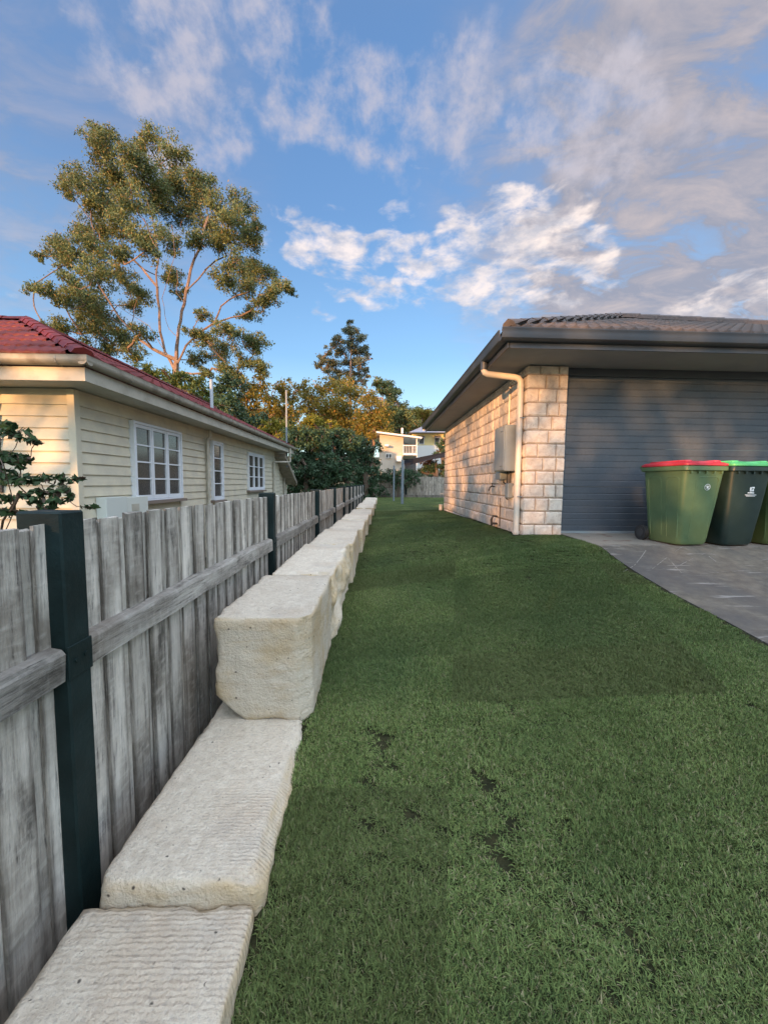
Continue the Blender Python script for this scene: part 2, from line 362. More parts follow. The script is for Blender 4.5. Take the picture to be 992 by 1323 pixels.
M_scratch = mat('lime scrape', (.27, .25, .22), .95, spec=.1, vary=(30, (.17, .155, .14), .4, .6))

def leaf_mat(name, a, b_, dry=None, trans=.25, attr='tint'):
    m = mat(name, a, .55, spec=.3); k, b = nodes_of(m)
    at = k.new('ShaderNodeAttribute'); at.attribute_name = attr; f = at.outputs['Fac']
    g = k.new('ShaderNodeNewGeometry')
    c = k.mix(f, a, b_)
    c = k.mix(k.mapr(k.noise(g.outputs['Position'], .35, 3, .6), .42, .62, 0, .55), c, tuple(q*.62 for q in a))
    if dry: c = k.mix(k.mapr(f, .86, .93), c, dry)
    k.put(b.inputs['Base Color'], c)
    tr = k.new('ShaderNodeBsdfTranslucent'); k.put(tr.inputs[0], c)
    mx = k.new('ShaderNodeMixShader'); mx.inputs[0].default_value = trans
    k.link(b.outputs[0], mx.inputs[1]); k.link(tr.outputs[0], mx.inputs[2])
    o = next(n for n in m.node_tree.nodes if n.type == 'OUTPUT_MATERIAL'); k.link(mx.outputs[0], o.inputs[0])
    return m
M_gum = leaf_mat('gum leaves', (.10, .14, .055), (.26, .29, .11), (.26, .18, .07))
M_gold = leaf_mat('sun gold leaves', (.15, .15, .035), (.42, .34, .065), (.45, .25, .07), .45)  # gold of the low sun is put into this leaf colour
M_yellow = leaf_mat('yellow leaves', (.14, .15, .02), (.36, .31, .04), None, .35)
M_mango = leaf_mat('broad leaves', (.05, .085, .02), (.17, .20, .04), None, .3)
M_dark = leaf_mat('dense dark leaves', (.038, .075, .040), (.080, .14, .065), None, .2)
M_conifer = leaf_mat('grey green leaves', (.11, .13, .085), (.23, .25, .14), (.17, .12, .06))
M_orange = leaf_mat('sun orange leaves', (.28, .09, .03), (.5, .20, .08), None, .3)  # orange of the low sun painted into the leaf colour
M_shrub = leaf_mat('shrub leaves', (.022, .050, .020), (.055, .105, .035), (.09, .06, .045), .2)
M_bark = mat('gum bark', (.26, .17, .125), .8, vary=[(1.2, (.15, .10, .075), .4, .65), (9, (.34, .25, .19), .5, .75)], bump=(8, .4, .03))
M_twig = mat('dark bark', (.10, .07, .05), .9)

# ---------------------------------------------------------------- ground shape
LY = [-40, -3, 0, .9, 1.3, 2, 3, 4.3, 6, 9, 12, 17, 25, 30]
LZ = [-2.6, -1.1, -.86, -.73, -.655, -.575, -.545, -.51, -.42, -.27, -.2, -.17, -.2, -.2]
RY = [-40, -3, 0, 1.5, 2.56, 2.85, 3.43, 4.0, 4.35, 4.6, 5.56, 9, 12.2, 17, 25, 30]
RZ = [-2.6, -1.0, -.72, -.52, -.38, -.34, -.275, -.18, -.10, -.02, 0, -.06, -.11, -.16, -.2, -.2]
def g(x, y):
    x = np.asarray(x, dtype=float); y = np.asarray(y, dtype=float)
    l = np.interp(y, LY, LZ); r = np.interp(y, RY, RZ); t = np.clip((x + .35)/2.55, 0, 1)
    return l + (r - l)*t
def sheet(name, X, Y, fn, m, label=None):
    XX, YY = np.meshgrid(X, Y); ZZ = fn(XX, YY); V = np.stack([XX, YY, ZZ], -1).reshape(-1, 3)
    nx, ny = len(X), len(Y); I = np.arange((ny - 1)*nx).reshape(ny - 1, nx)[:, :-1]
    Fc = np.stack([I, I + 1, I + nx + 1, I + nx], -1).reshape(-1, 4)
    o = obj(name, npmesh(name, V, Fc, m, True)); o['kind'] = 'structure'; return o
SRY = [-2, 2, 3, 4.5, 6.05, 7.6, 9, 11, 13.5, 16.5, 19.5]      # right edge of the stone row
SRX = [-.37, -.35, -.33, -.33, -.26, -.19, -.15, -.10, -.03, .03, .09]
def sr(y): return np.interp(y, SRY, SRX)
def terrain(x, y):
    hill = np.clip((y - 27)/60, 0, 1)*7.0 + np.clip((y - 87)/300, 0, 1)*15
    nz = -.35 + hill + np.where(y < 5, np.interp(y, [-60, 5], [-3.2, -.35]), 0)
    left = np.clip((-x - .95)/.05, 0, 1)*np.clip((26 - y)/3, 0, 1)
    nz = nz*(1 - left) + left*np.minimum(nz, -1.3 + hill)
    return np.minimum(nz, np.where((x > -1.0) & (y < 26.5) & (y > -40), g(x, y) - .25, nz))
gx = np.unique(np.concatenate([np.linspace(-1500, -60, 12), np.linspace(-60, -1.2, 20), [-1.0, -.94], np.linspace(-.9, 12, 24), np.linspace(12, 80, 12), np.linspace(80, 1500, 12)]))
gy = np.unique(np.concatenate([np.linspace(-1500, -60, 8), np.linspace(-60, -2, 14), np.linspace(-1, 30, 50), np.linspace(30, 120, 24), np.linspace(120, 1500, 12)]))
sheet('ground', gx, gy, terrain, M_yard)
def lawnz(x, y): return g(x, y)
yy = np.linspace(-3, 25.6, 90)
def strip(name, xl, xr, ys, zf, m, n=14):
    T = np.linspace(0, 1, n); XX = np.array([[xl(y) + (xr(y) - xl(y))*t for t in T] for y in ys]); YY = np.repeat(np.array(ys)[:, None], n, 1)
    V = np.stack([XX, YY, zf(XX, YY)], -1).reshape(-1, 3); nx, ny = n, len(ys); I = np.arange((ny - 1)*nx).reshape(ny - 1, nx)[:, :-1]
    o = obj(name, npmesh(name, V, np.stack([I, I + 1, I + nx + 1, I + nx], -1).reshape(-1, 4), m, True)); o['kind'] = 'structure'; return o
def lawn_r(y): return 2.80 if y < 5.6 else (2.3 if y < 12.2 else 8.0)
ys = [v for v in np.linspace(-3, 5.59, 40)] + [v for v in np.linspace(5.61, 12.19, 24)] + [v for v in np.linspace(12.25, 25.6, 24)]
strip('lawn_soil', lambda y: sr(y) - .25 if y < 19.5 else -1.0, lawn_r, ys, lambda x, y: g(x, y) - .004, M_soil)
strip('garden_soil', lambda y: -1.02, lambda y: sr(y) - .1, list(np.linspace(-3, 19.5, 50)), lambda x, y: np.minimum(g(x, y) - .42, -.62), M_soil, 4)
dy = [v for v in np.linspace(-40, -1, 20)] + [v for v in np.linspace(-.5, 5.74, 40)]
strip('driveway', lambda y: 2.80, lambda y: 9.5, dy, lambda x, y: g(x, y) + .006, M_conc, 24)
# edge of the slab
mb = MB()
for a, b in zip(dy[:-1], dy[1:]):
    za, zb = float(g(2.8, a)), float(g(2.8, b))
    mb.add([(2.8, a, za + .005), (2.8, b, zb + .005), (2.8, b, zb - .1), (2.8, a, za - .1)], [(0, 1, 2, 3)])
tag(mb.build('driveway_edge', M_conc), kind='structure')
def on_slab(px, py):
    z = -.1
    for _ in range(8): q_ = atZ(px, py, z); z = float(g(q_.x, q_.y)) + .010
    return q_.x, q_.y, z
mb = MB()
for line in (((400, 252), (445, 236), (490, 214)), ((515, 312), (575, 285), (640, 250)), ((600, 312), (690, 285), (740, 276), (785, 284)), ((700, 330), (800, 322), (905, 318)), ((610, 216), (662, 204)), 
             ((745, 283), (775, 295))):
    P3 = [on_slab(a_/3.18 + 680, b_/3.18 + 640) for a_, b_ in line]; n_ = 10; C_ = []
    for i_ in range(len(P3) - 1):
        for t_ in np.linspace(0, 1, n_, endpoint=False): C_.append([P3[i_][j_]*(1 - t_) + P3[i_ + 1][j_]*t_ for j_ in range(3)])
    C_.append(list(P3[-1]))
    for i_ in range(len(C_) - 1):
        a_, b_ = C_[i_], C_[i_ + 1]
        if rnd.random() < .18: continue
        w0 = rnd.uniform(.002, .006); dx_, dy_ = b_[0] - a_[0], b_[1] - a_[1]; L_ = math.hypot(dx_, dy_) + 1e-9; nx_, ny_ = -dy_/L_*w0, dx_/L_*w0; o_ = rnd.uniform(-.001, .001)
        mb.add([(a_[0] + nx_, a_[1] + ny_ + o_, float(g(a_[0], a_[1])) + .010), (a_[0] - nx_, a_[1] - ny_ + o_, float(g(a_[0], a_[1])) + .010), (b_[0] - nx_, b_[1] - ny_ + o_, float(g(b_[0], b_[1])) + .010), (b_[0] + nx_, b_[1] + ny_ + o_, float(g(b_[0], b_[1])) + .010)], [(0, 1, 2, 3)])
tag(mb.build('driveway_scrapes', M_scratch), kind='structure')
strip('street', lambda y: -60, lambda y: 60, [-52, -46, -41], lambda x, y: terrain(x, y) + .02, mat('asphalt', (.05, .05, .052), .9, bump=(60, .4, .01)), 6)

# ---------------------------------------------------------------- timber fence
def fx(y): return -1.07 + .02*max(0, y - 3)
fence = thing('timber_fence', 'weathered grey paling fence with dark green posts running along the sandstone blocks', 'fence', (-1.07, 1.25, -1.3))
def board_mesh(i, h):
    wd = nr.uniform(.099, .113); th = .012; V = []
    nz = 7
    for kz in range(nz):
        z = h*kz/(nz - 1); wob = nr.uniform(-.0025, .0025)
        for (a, b) in ((-wd/2, 0), (wd/2, 0), (wd/2, th), (-wd/2, th)):
            zz = z + (nr.uniform(-.006, .004) if kz == nz - 1 else 0)
            V.append((b + nr.uniform(-.001, .001), a + wob + nr.uniform(-.0015, .0015), zz))
    Fc = []
    for kz in range(nz - 1):
        for j in range(4): Fc.append((kz*4 + j, kz*4 + (j + 1) % 4, kz*4 + 4 + (j + 1) % 4, kz*4 + 4 + j))
    Fc += [(3, 2, 1, 0), ((nz - 1)*4, (nz - 1)*4 + 1, (nz - 1)*4 + 2, (nz - 1)*4 + 3)]
    return npmesh('board', V, Fc, M_board)
bms = [board_mesh(i, 1.9) for i in range(14)]
y = -.62; i = 0
while y < 21.5 and i < 292:
    proud = i % 2
    me = bms[nr.randint(14)]
    top = .588 + nr.uniform(-.006, .006) + (.01 if proud else 0) - .012*max(0, y - 12)*0
    obj('board', me, fence, (fx(y) + (0.007 if proud else -.006) + nr.uniform(-.002, .002), y, top - 1.9), (nr.uniform(-.006, .006), nr.uniform(-.003, .003), nr.uniform(-.04, .04)), (1, 1, 1))
    y += nr.uniform(.066, .084); i += 1
posts = [-1.2, 1.27, 3.72, 6.3, 8.55, 10.6, 12.3, 13.8, 15.5, 17.4, 19.4, 21.3]
for j, py in enumerate(posts):
    x1 = fx(py) + .072; hw = .05 if j == 1 else nr.uniform(.045, .055)
    m_ = MB(); m_.box(x1 - .142, x1, py - hw, py + hw, -1.4, .635 + nr.uniform(-.01, .02), bev=.006)
    obj('post', m_.mesh('post', M_green), fence)
for a, b in zip(posts[:-1], posts[1:]):
    pts = 9; V = []; Fc = []
    for q in range(pts):
        yq = a + .055 + (b - a - .11)*q/(pts - 1); x1 = fx(yq) + .066; zc = .14 + .004*math.sin(q*2.1 + a)
        j1 = nr.uniform(-.003, .003, 8)
        prof = [(x1 - .05, -.057), (x1 + j1[0], -.057 + j1[1]), (x1 + .001 + j1[2], .035 + j1[3]), (x1 - .010 + j1[4], .052 + j1[5]), (x1 - .05, .058 + j1[6])]
        V += [(p_[0], yq, zc + p_[1]) for p_ in prof]
    n = 5
    for q in range(pts - 1):
        for j in range(n): Fc.append((q*n + j, q*n + (j + 1) % n, (q + 1)*n + (j + 1) % n, (q + 1)*n + j))
    Fc += [tuple(range(n))[::-1], tuple((pts - 1)*n + j for j in range(n))]
    obj('rail', npmesh('rail', V, Fc, M_rail), fence)
for py in posts[1:5]:
    x1 = fx(py) + .073
    mb = MB(); mb.box(x1 - .004, x1 + .003, py - .052, py + .052, .083, .196, bev=.002)
    mb.tube([(x1, py - .02, .14), (x1 + .008, py - .02, .14)], .009, 6); mb.tube([(x1, py + .02, .145), (x1 + .008, py + .02, .145)], .009, 6)
    mb.build('painted_rail_end', M_green, fence)

# ---------------------------------------------------------------- sandstone blocks
from mathutils import noise as mn
def stone(x0, x1, y0, y1, z0, z1, label, cuts=(), r=.012, rough=.0065, seed=0, ytilt=0., side_bulge=0.):
    cx, cy, cz = (x0 + x1)/2, (y0 + y1)/2, (z0 + z1)/2; h = np.array([(x1 - x0)/2, (y1 - y0)/2, (z1 - z0)/2])
    N = 22; NY = max(22, int(22*(y1 - y0)/.5))
    V = []; idx = {}; Fc = []
    def vid(p):
        key = tuple(round(q, 6) for q in p)
        if key not in idx: idx[key] = len(V); V.append(p)
        return idx[key]
    dims = (N, NY, N)
    for ax in range(3):
        a, b = (ax + 1) % 3, (ax + 2) % 3
        for sgn in (-1, 1):
            for i in range(dims[a]):
                for j in range(dims[b]):
                    q = []
                    for (ii, jj) in ((i, j), (i + 1, j), (i + 1, j + 1), (i, j + 1)):
                        p = [0, 0, 0]; p[ax] = sgn; p[a] = -1 + 2*ii/dims[a]; p[b] = -1 + 2*jj/dims[b]; q.append(vid(tuple(p)))
                    Fc.append(q if sgn > 0 else q[::-1])
    P_ = np.array(V)*h
    inner = np.clip(P_, -(h - r), h - r); d = P_ - inner; ln = np.linalg.norm(d, axis=1, keepdims=True)
    P_ = np.where(ln > 1e-9, inner + d/np.maximum(ln, 1e-9)*np.minimum(r, np.abs(d).max(1, keepdims=True)), P_)
    for (nx_, ny_, nz_, dd) in cuts:
        n = np.array([nx_, ny_, nz_], dtype=float); n /= np.linalg.norm(n)
        e = P_@n - dd; P_ = P_ - np.where(e > 0, e, 0)[:, None]*n*.97
    out = []
    for p in P_:
        s1 = mn.noise(Vector(p)*4.0 + Vector((seed*7.1, 0, 0))); s2 = mn.noise(Vector(p)*15.0 + Vector((0, seed*3.3, 0))); s3 = mn.noise(Vector(p)*38.0)
        n = p/h; n = np.sign(n)*np.abs(n)**6; n /= (np.linalg.norm(n) + 1e-9)
        sideness = abs(n[0])*.9 + abs(n[1])*.6 + .25*abs(n[2])
        edge = sum(1 for q_ in np.abs(p)/h if q_ > .93); chip = max(0., mn.noise(Vector(p)*9.0 + Vector((seed*2.3, 5, 1))) - .12) if edge >= 2 else 0
        am = rough*(1.3*s1 + .8*s2 + .7*s3)*(.35 + sideness) - chip*.05
        if side_bulge and n[0] > .3: am += side_bulge*(.5 + s1*1.4 + .5*s2)*n[0]*math.cos(p[2]/h[2]*1.2)
        q = p + n*am; q[2] += ytilt*(p[1]/h[1])
        out.append(q)
    P_ = np.array(out)
    me = npmesh('sandstone_block', P_, np.array(Fc), M_stone, True)
    o = obj('sandstone_block', me, None, (cx, cy, cz)); tag(o, label, 'stone block', 'sandstone retaining blocks along the fence'); return o
stone(-.935, -.385, .02, 1.148, -1.08, -.635, 'large sandstone block with sawn ridges, lowest and nearest of the row', r=.012, rough=.0065, seed=1)
stone(-.905, -.36, 1.155, 2.46, -1.1, -.562, 'long flat speckled sandstone block lying under the tall squared one', cuts=((-1, -1, .1, .80), (0, -1, 1, .64), (1, 0, 1, .345)), r=.028, rough=.007, seed=2)
stone(-.862, -.345, 2.0, 2.965, -.578, .012, 'tall squared sandstone block with tan face and chipped lower corner, standing on the flat block', cuts=((-1, -.2, -1.1, .335), (1, -1, 0, .47)), r=.012, rough=.0065, seed=3)
stone(-.83, -.335, 2.985, 4.52, -.56, .012, 'sandstone block with pink and white bands on top and a rough bulging side', r=.012, rough=.0065, seed=4, side_bulge=.05)
stone(-.80, -.265, 4.54, 6.08, -.54, .008, 'pale sandstone block with a bluish white top behind the pink banded one', r=.012, rough=.0065, seed=5)
stone(-.75, -.20, 6.1, 7.6, -.5, -.002, 'light sandstone block with a brown stain on its top, midway along the row', r=.012, rough=.0065, seed=6)
stone(-.70, -.155, 7.62, 9.0, -.45, .01, 'light grey sandstone block just before the yellow one', r=.012, rough=.0065, seed=7)
s6 = stone(-.64, -.10, 9.03, 10.9, -.42, -.01, 'yellowish sandstone block sitting slightly lower in the row', r=.012, rough=.0065, seed=8)
stone(-.56, -.045, 10.93, 13.5, -.42, .03, 'long pale sandstone block just past the yellowish one', r=.012, rough=.0065, seed=9)
stone(-.52, .01, 13.54, 16.5, -.4, .0, 'small looking pale block second from the far end of the stone row', r=.012, rough=.0065, seed=10)
stone(-.50, .07, 16.54, 19.5, -.4, .0, 'last sandstone block at the far end of the row near the metal posts', r=.012, rough=.0065, seed=11)

# ---------------------------------------------------------------- brick garage house (right)
gh = thing('garage_house', 'blockwork house with dark tiled hip roof and slate grey garage door', 'house', (2.2, 5.6, -.1))
FR = Matrix.Translation((2.2, 5.6, 0)) @ Matrix.Rotation(R(-1.0) * -1 if False else R(0.9), 4, 'Z') @ Matrix.Translation((-2.2, -5.6, 0))
wall = MB(); wall.box(2.222, 2.42, 5.622, 12.2, -.4, 2.47); wall.box(2.43, 2.79, 5.622, 5.80, -.4, 2.47, FR); wall.box(2.43, 9.2, 11.98, 12.19, -.4, 2.47)
wallo = wall.build('wall', M_mortar, gh)
def block_mesh():
    V = []; e = .0
    def ring(dep, ins, jit):
        return [(u + nr.uniform(-jit, jit), v + nr.uniform(-jit, jit), dep) for (u, v) in ((-.5 + ins, -.5 + ins*1.6), (.5 - ins, -.5 + ins*1.6), (.5 - ins, .5 - ins*1.6), (-.5 + ins, .5 - ins*1.6))]
    V = ring(-.02, 0, 0) + ring(.006, .0, .012) + ring(.024, .06, .022) + [(nr.uniform(-.18, .18), nr.uniform(-.18, .18), .032 + nr.uniform(-.012, .012))]
    Fc = []
    for q in range(2):
        for j in range(4): Fc.append((q*4 + j, q*4 + (j + 1) % 4, q*4 + 4 + (j + 1) % 4, q*4 + 4 + j))
    for j in range(4): Fc.append((8 + j, 8 + (j + 1) % 4, 12))
    return V, Fc
def bl_side():      # local u -> -y, v -> z, depth -> -x
    V, Fc = block_mesh(); return npmesh('block', [(-d, -u, v) for (u, v, d) in V], Fc, M_block)
def bl_front():
    V, Fc = block_mesh(); return npmesh('block', [(u, -d, v) for (u, v, d) in V], Fc, M_block)
sides = [bl_side() for _ in range(10)]; fronts = [bl_front() for _ in range(8)]
rows = [(-.26 + .2*j, -.06 + .2*j) for j in range(13)] + [(2.34, 2.47)]
nblk = 0
frontrows = [[.27, .2, .13], [.16, .27, .17], [.34, .26], [.22, .2, .18], [.3, .18, .12], [.14, .28, .18]]
for j, (z0, z1) in enumerate(rows):
    x = 2.2
    for wdt in frontrows[j % 6] if j % 2 == 0 else frontrows[(j*5) % 6][::-1]:
        c = FR @ Vector((x + wdt/2, 5.622, (z0 + z1)/2))
        obj('block', fronts[nr.randint(8)], wallo, tuple(c), (0, 0, R(.9)), (wdt - .010, 1, z1 - z0 - .011)); x += wdt
    y = 5.63
    first = True
    while y < 12.2 - .01:
        L = nr.choice([.16, .2, .28, .36, .4]) if y < 7.5 else nr.choice([.36, .40, .40, .5, .6])
        if 12.2 - (y + L) < .15: L = 12.2 - y
        if z1 > -.05 or y > 6:
            obj('block', sides[nr.randint(10)], wallo, (2.222, y + L/2, (z0 + z1)/2), (0, 0, 0), (1, L - .010, z1 - z0 - .011)); nblk += 1
        y += L
# eaves: soffit, fascia, gutters
ex, ey, exr, eyb = 1.64, 4.89, 9.3, 12.76      # fascia corner lines
def FRv(p): return tuple(FR @ Vector(p))
mb = MB(); mb.add([FRv((ex + .02, ey + .02, 2.475)), FRv((exr, ey + .02, 2.475)), (exr, eyb, 2.475), (ex + .02, eyb, 2.475)], [(0, 1, 2, 3)]); mb.add([FRv((ex + .02, ey + .02, 2.49)), FRv((exr, ey + .02, 2.49)), (exr, eyb, 2.49), (ex + .02, eyb, 2.49)], [(0, 1, 2, 3)])
mb.build('soffit', M_soffit, gh)
c0 = Vector(FRv((ex, ey, 0)))
def pline(mbx, prof, p0, p1, side): mbx.prism(prof, p0, p1, side)
mb = MB(); mb.prism([(0, 2.455), (.02, 2.455), (.02, 2.60), (0, 2.60)], (ex, c0.y, 0), (ex, eyb, 0), (1, 0, 0)); mb.build('fascia', M_colorbond, gh)
mb = MB(); mb.prism([(0, 2.455), (.02, 2.455), (.02, 2.60), (0, 2.60)], FRv((ex + .021, ey, 0)), FRv((exr, ey, 0)), (0, 1, 0)); mb.build('fascia', M_colorbond, gh)
gp = [(-.003, 2.525), (-.075, 2.525), (-.105, 2.545), (-.118, 2.60), (-.118, 2.64), (-.125, 2.65), (-.125, 2.662), (-.105, 2.662), (-.10, 2.57), (-.003, 2.545)]
mb = MB(); mb.prism(gp, (ex, c0.y - .02, 0), (ex, eyb + .05, 0), (1, 0, 0)); mb.build('gutter', M_colorbond, gh, True)
mb = MB(); mb.prism(gp, FRv((ex - .12, ey - .001, 0)), FRv((exr, ey - .001, 0)), (0, 1, 0)); mb.build('gutter', M_colorbond, gh, True)
# roof: hip with tiles
P25 = math.tan(R(25)); A0 = Vector(FRv((ex - .04, ey - .04, 2.66))); RW = 3.75
apex = A0 + Vector((RW, RW, RW*P25)); A1 = Vector((A0.x + 2*RW, FRv((A0.x + 2*RW, ey, 0))[1] - .04, 2.66)); A2 = Vector((A0.x, eyb + .03, 2.66)); A3 = Vector((A1.x, eyb + .03, 2.66)); apb = Vector((apex.x, A2.y - RW, apex.z))
mb = MB(); mb.add([tuple(q - Vector((0, 0, .03))) for q in (A0, A1, A2, A3, apex, apb)], [(0, 1, 4), (0, 4, 5, 2), (1, 3, 5, 4), (2, 5, 3)])
roof = mb.build('roof', M_rtile, gh)
def tile_mesh(wd, ln, matl, hgt=.028, name='tile'):
    n = 8; V = []; Fc = []
    for q, (a, lift) in enumerate(((0, .02), (ln*1.04, .0))):
        for i in range(n + 1):
            t = i/n; V.append((wd*(t - .5)*1.0, a, lift + hgt*(.5 + .5*math.cos(2*math.pi*(t*2)))*.9))
    for i in range(n + 1): V.append((wd*(i/n - .5), 0.0, -.006))
    for i in range(n): Fc.append((i, i + 1, n + 2 + i, n + 1 + i)); Fc.append((2*n + 2 + i, 2*n + 3 + i, i + 1, i))
    return npmesh(name, V, Fc, matl, True)
tm = tile_mesh(.30, .335, M_rtile, .045)
rowd = .305
cnt = 0
ang = math.atan(P25)
for r_ in range(12):
    yb = r_*rowd; off = 0
    x = A0.x + yb + .1 + (r_ % 1)
    while x < A1.x - yb - .1 and cnt < 296:
        # front slope tile
        yp = A0.y + (x - A0.x)*math.sin(R(.9)) + yb
        obj('tile', tm, roof, (x + .15, yp - .02, 2.66 + yb*P25 + .004), (ang, 0, R(.9))); cnt += 1
        x += .30
# hip and ridge caps
def caps(p0, p1, parent, matl, wd=.19, ln=.36, hgt=.09, name='ridge_tile', lift=.05):
    p0, p1 = Vector(p0), Vector(p1); L = (p1 - p0).length; n = max(1, int(round(L/ln))); d = (p1 - p0)/n
    V = []; Fc = []; prof = [(-wd/2, -.02), (-wd/2*.7, hgt*.55), (0, hgt), (wd/2*.7, hgt*.55), (wd/2, -.02)]
    dl = d.length
    for a, s_ in ((-.02, 1.06), (dl*1.03, .94)):
        for (u_, v_) in prof: V.append((u_*s_, a, v_*s_))
    for j in range(4): Fc.append((j, j + 1, 5 + j + 1, 5 + j))
    Fc.append((0, 1, 2, 3, 4)[::-1])
    me = npmesh(name, V, Fc, matl)
    q = d.to_track_quat('Y', 'Z').to_euler()
    for i in range(n): obj(name, me, parent, tuple(p0 + d*i + Vector((0, 0, lift + nr.uniform(-.004, .004)))), tuple(q))
caps(A0 + Vector((.05, .05, .0)), apex, roof, M_rtile); caps(A1 + Vector((-.05, .05, .0)), apex, roof, M_rtile); caps(apex, apb, roof, M_rtile)
# side slope tiles (seen edge on): one relief sheet
mb = MB()
for r_ in range(12):
    a = r_*rowd; y0_, y1_ = A0.y + a, A2.y - a
    if y1_ - y0_ < .3: break
    for i in range(int((y1_ - y0_)/.3)):
        yq = y0_ + i*.3
        mb.add([(A0.x + a, yq, 2.66 + a*P25 + .03), (A0.x + a, yq + .15, 2.66 + a*P25 + .055), (A0.x + a, yq + .3, 2.66 + a*P25 + .03), (A0.x + a + .32, yq + .3, 2.66 + (a + .32)*P25 + .005), (A0.x + a + .32, yq + .15, 2.66 + (a + .32)*P25 + .03), (A0.x + a + .32, yq, 2.66 + (a + .32)*P25 + .005)], [(0, 1, 4, 5), (1, 2, 3, 4)])
tag(mb.build('side_roof_tiles', M_rtile, gh), kind='stuff')
# garage door
dl_, dr_ = 2.80, 7.85
gd_frame = MB(); gd_frame.box(dl_, dr_, 5.70, 5.76, 2.36, 2.47, FR); gd_frame.build('door_head', M_colorbond, gh)
mbp = MB(); mbp.box(dr_ + .005, 9.0, 5.622, 5.80, -.1, 2.47, FR); mbp.build('far_pier', M_block, gh)
bounds = [0.02, .715, 1.30, 1.88, 2.40]
for q in range(4):
    z0, z1 = bounds[q] + .003, bounds[q + 1] - .003; nrib = int(round((z1 - z0)/.096)); hh = (z1 - z0)/nrib
    prof = []
    for i in range(nrib):
        a = z0 + i*hh
        prof += [(0.0, a + (.004 if i else 0)), (0.0, a + hh*.86), (.005 if i < nrib - 1 else 0.0, a + hh*.93 if i < nrib - 1 else a + hh)]
        if i < nrib - 1: prof += [(.005, a + hh)]
    prof += [(.05, z1), (.05, z0)]
    mb = MB(); mb.prism(prof, FRv((dl_ + .01, 5.74, 0)), FRv((dr_ - .01, 5.74, 0)), (0, 1, 0)); mb.build('door_panel', M_door, gh)
mb = MB(); mb.box(dl_, dr_, 5.70, 5.80, .0, .035, FR); mb.build('door_seal', M_cabinet, gh)
mb = MB(); mb.box(dl_, dl_ + .012, 5.70, 5.80, .0, 2.36, FR); mb.build('door_jamb', M_colorbond, gh)
# downpipe
dp = MB(); dp.tube([(1.585, 5.72, 2.56), (1.585, 5.72, 2.42)], .052, 12); dp.build('downpipe_outlet', M_colorbond, gh, True)
mb = MB(); mb.tube([(1.585, 5.72, 2.50), (1.585, 5.72, 2.42), (1.60, 5.72, 2.385), (1.64, 5.72, 2.365), (2.05, 5.72, 2.325), (2.10, 5.72, 2.31), (2.135, 5.72, 2.27), (2.14, 5.72, 2.20), (2.14, 5.70, -.02)], .045, 14)
dpo = mb.build('downpipe', M_pvc, gh, True)
mb = MB(); mb.tube([(2.14, 5.70, .0), (2.14, 5.70, .035)], .056, 14); mb.build('pipe_collar', M_pvc, dpo, True)
mb = MB(); mb.tube([(2.14, 5.72, 2.22), (2.14, 5.72, 2.17)], .050, 14); mb.build('pipe_collar', M_pvc, dpo, True)
mb = MB(); mb.tube([(2.14, 5.707, .72), (2.14, 5.707, .75)], .049, 14); mb.build('pipe_collar', M_pvc, dpo, True)
for zz in (.55, 1.72):
    mb = MB(); mb.box(2.12, 2.23, 5.70 - .055, 5.70 - .045, zz, zz + .012); mb.build('pipe_bracket', M_galv, dpo)
# meter box
mb = MB(); mb.box(2.0, 2.215, 5.90, 6.40, .95, 1.66, bev=.006); mbx = mb.build('meter_box', M_cabinet, gh)
mb = MB(); mb.box(1.985, 1.999, 5.915, 6.385, .965, 1.645, bev=.004); dd = mb.build('meter_box_door', M_cabinet, mbx)
for zz in (1.02, 1.56):
    mb = MB(); mb.tube([(1.984, 5.96, zz), (1.972, 5.97, zz + .01), (1.972, 6.03, zz + .012), (1.984, 6.04, zz)], .005, 5); mb.build('latch', M_galv, mbx)
mb = MB(); mb.box(2.09, 2.215, 6.36, 6.62, .82, 1.10, bev=.01); mb.build('small_grey_box', M_cabinet, gh)
mb = MB(); mb.box(2.12, 2.215, 6.05, 6.20, .52, .76, bev=.012); mb.build('small_grey_box', M_cabinet, gh)
mb = MB(); mb.tube([(2.17, 6.12, .95), (2.17, 6.12, .74)], .014, 7); mb.tube([(2.17, 6.25, .95), (2.17, 6.25, .50), (2.21, 6.25, .48)], .012, 7); mb.tube([(2.18, 6.45, .82), (2.18, 6.45, .77), (2.18, 6.30, .74)], .012, 7); mb.build('conduit', M_darkplastic, gh)
mb = MB(); mb.tube([(2.19, 6.32, 2.46), (2.19, 6.32, 1.66)], .013, 8); mb.tube([(2.19, 6.30, 2.40), (2.19, 5.80, 2.40)], .013, 8); mb.build('conduit', M_pvc, gh)
def tap(y_, z_):
    mb = MB(); mb.tube([(2.21, y_, z_), (2.11, y_, z_)], .012, 7); mb.tube([(2.13, y_, z_), (2.10, y_, z_ - .02), (2.08, y_, z_ - .08)], .013, 7); mb.tube([(2.14, y_, z_), (2.14, y_, z_ + .05)], .008, 6); mb.tube([(2.14, y_ - .035, z_ + .055), (2.14, y_ + .035, z_ + .055)], .007, 6)
    mb.build('garden_tap', M_brass, gh)
tap(6.95, .70); 
mb = MB(); mb.tube([(2.20, 6.78, .16), (2.12, 6.78, .17), (2.09, 6.78, .10), (2.10, 6.78, .0)], .02, 8); mb.box(2.10, 2.21, 6.72, 6.84, .02, .05); mb.build('outlet_pipe', M_darkplastic, gh)
mb = MB(); mb.tube([(2.19, 6.62, .0), (2.19, 6.62, .5)], .009, 6); mb.build('water_pipe', M_brass, gh)
mb = MB(); mb.tube([(2.08, 12.05, -.12), (2.08, 12.05, .07)], .055, 12); mb.tube([(2.08, 12.05, .06), (2.08, 12.05, .08)], .065, 12); mb.build('drain_stub', M_pvc, gh, True)
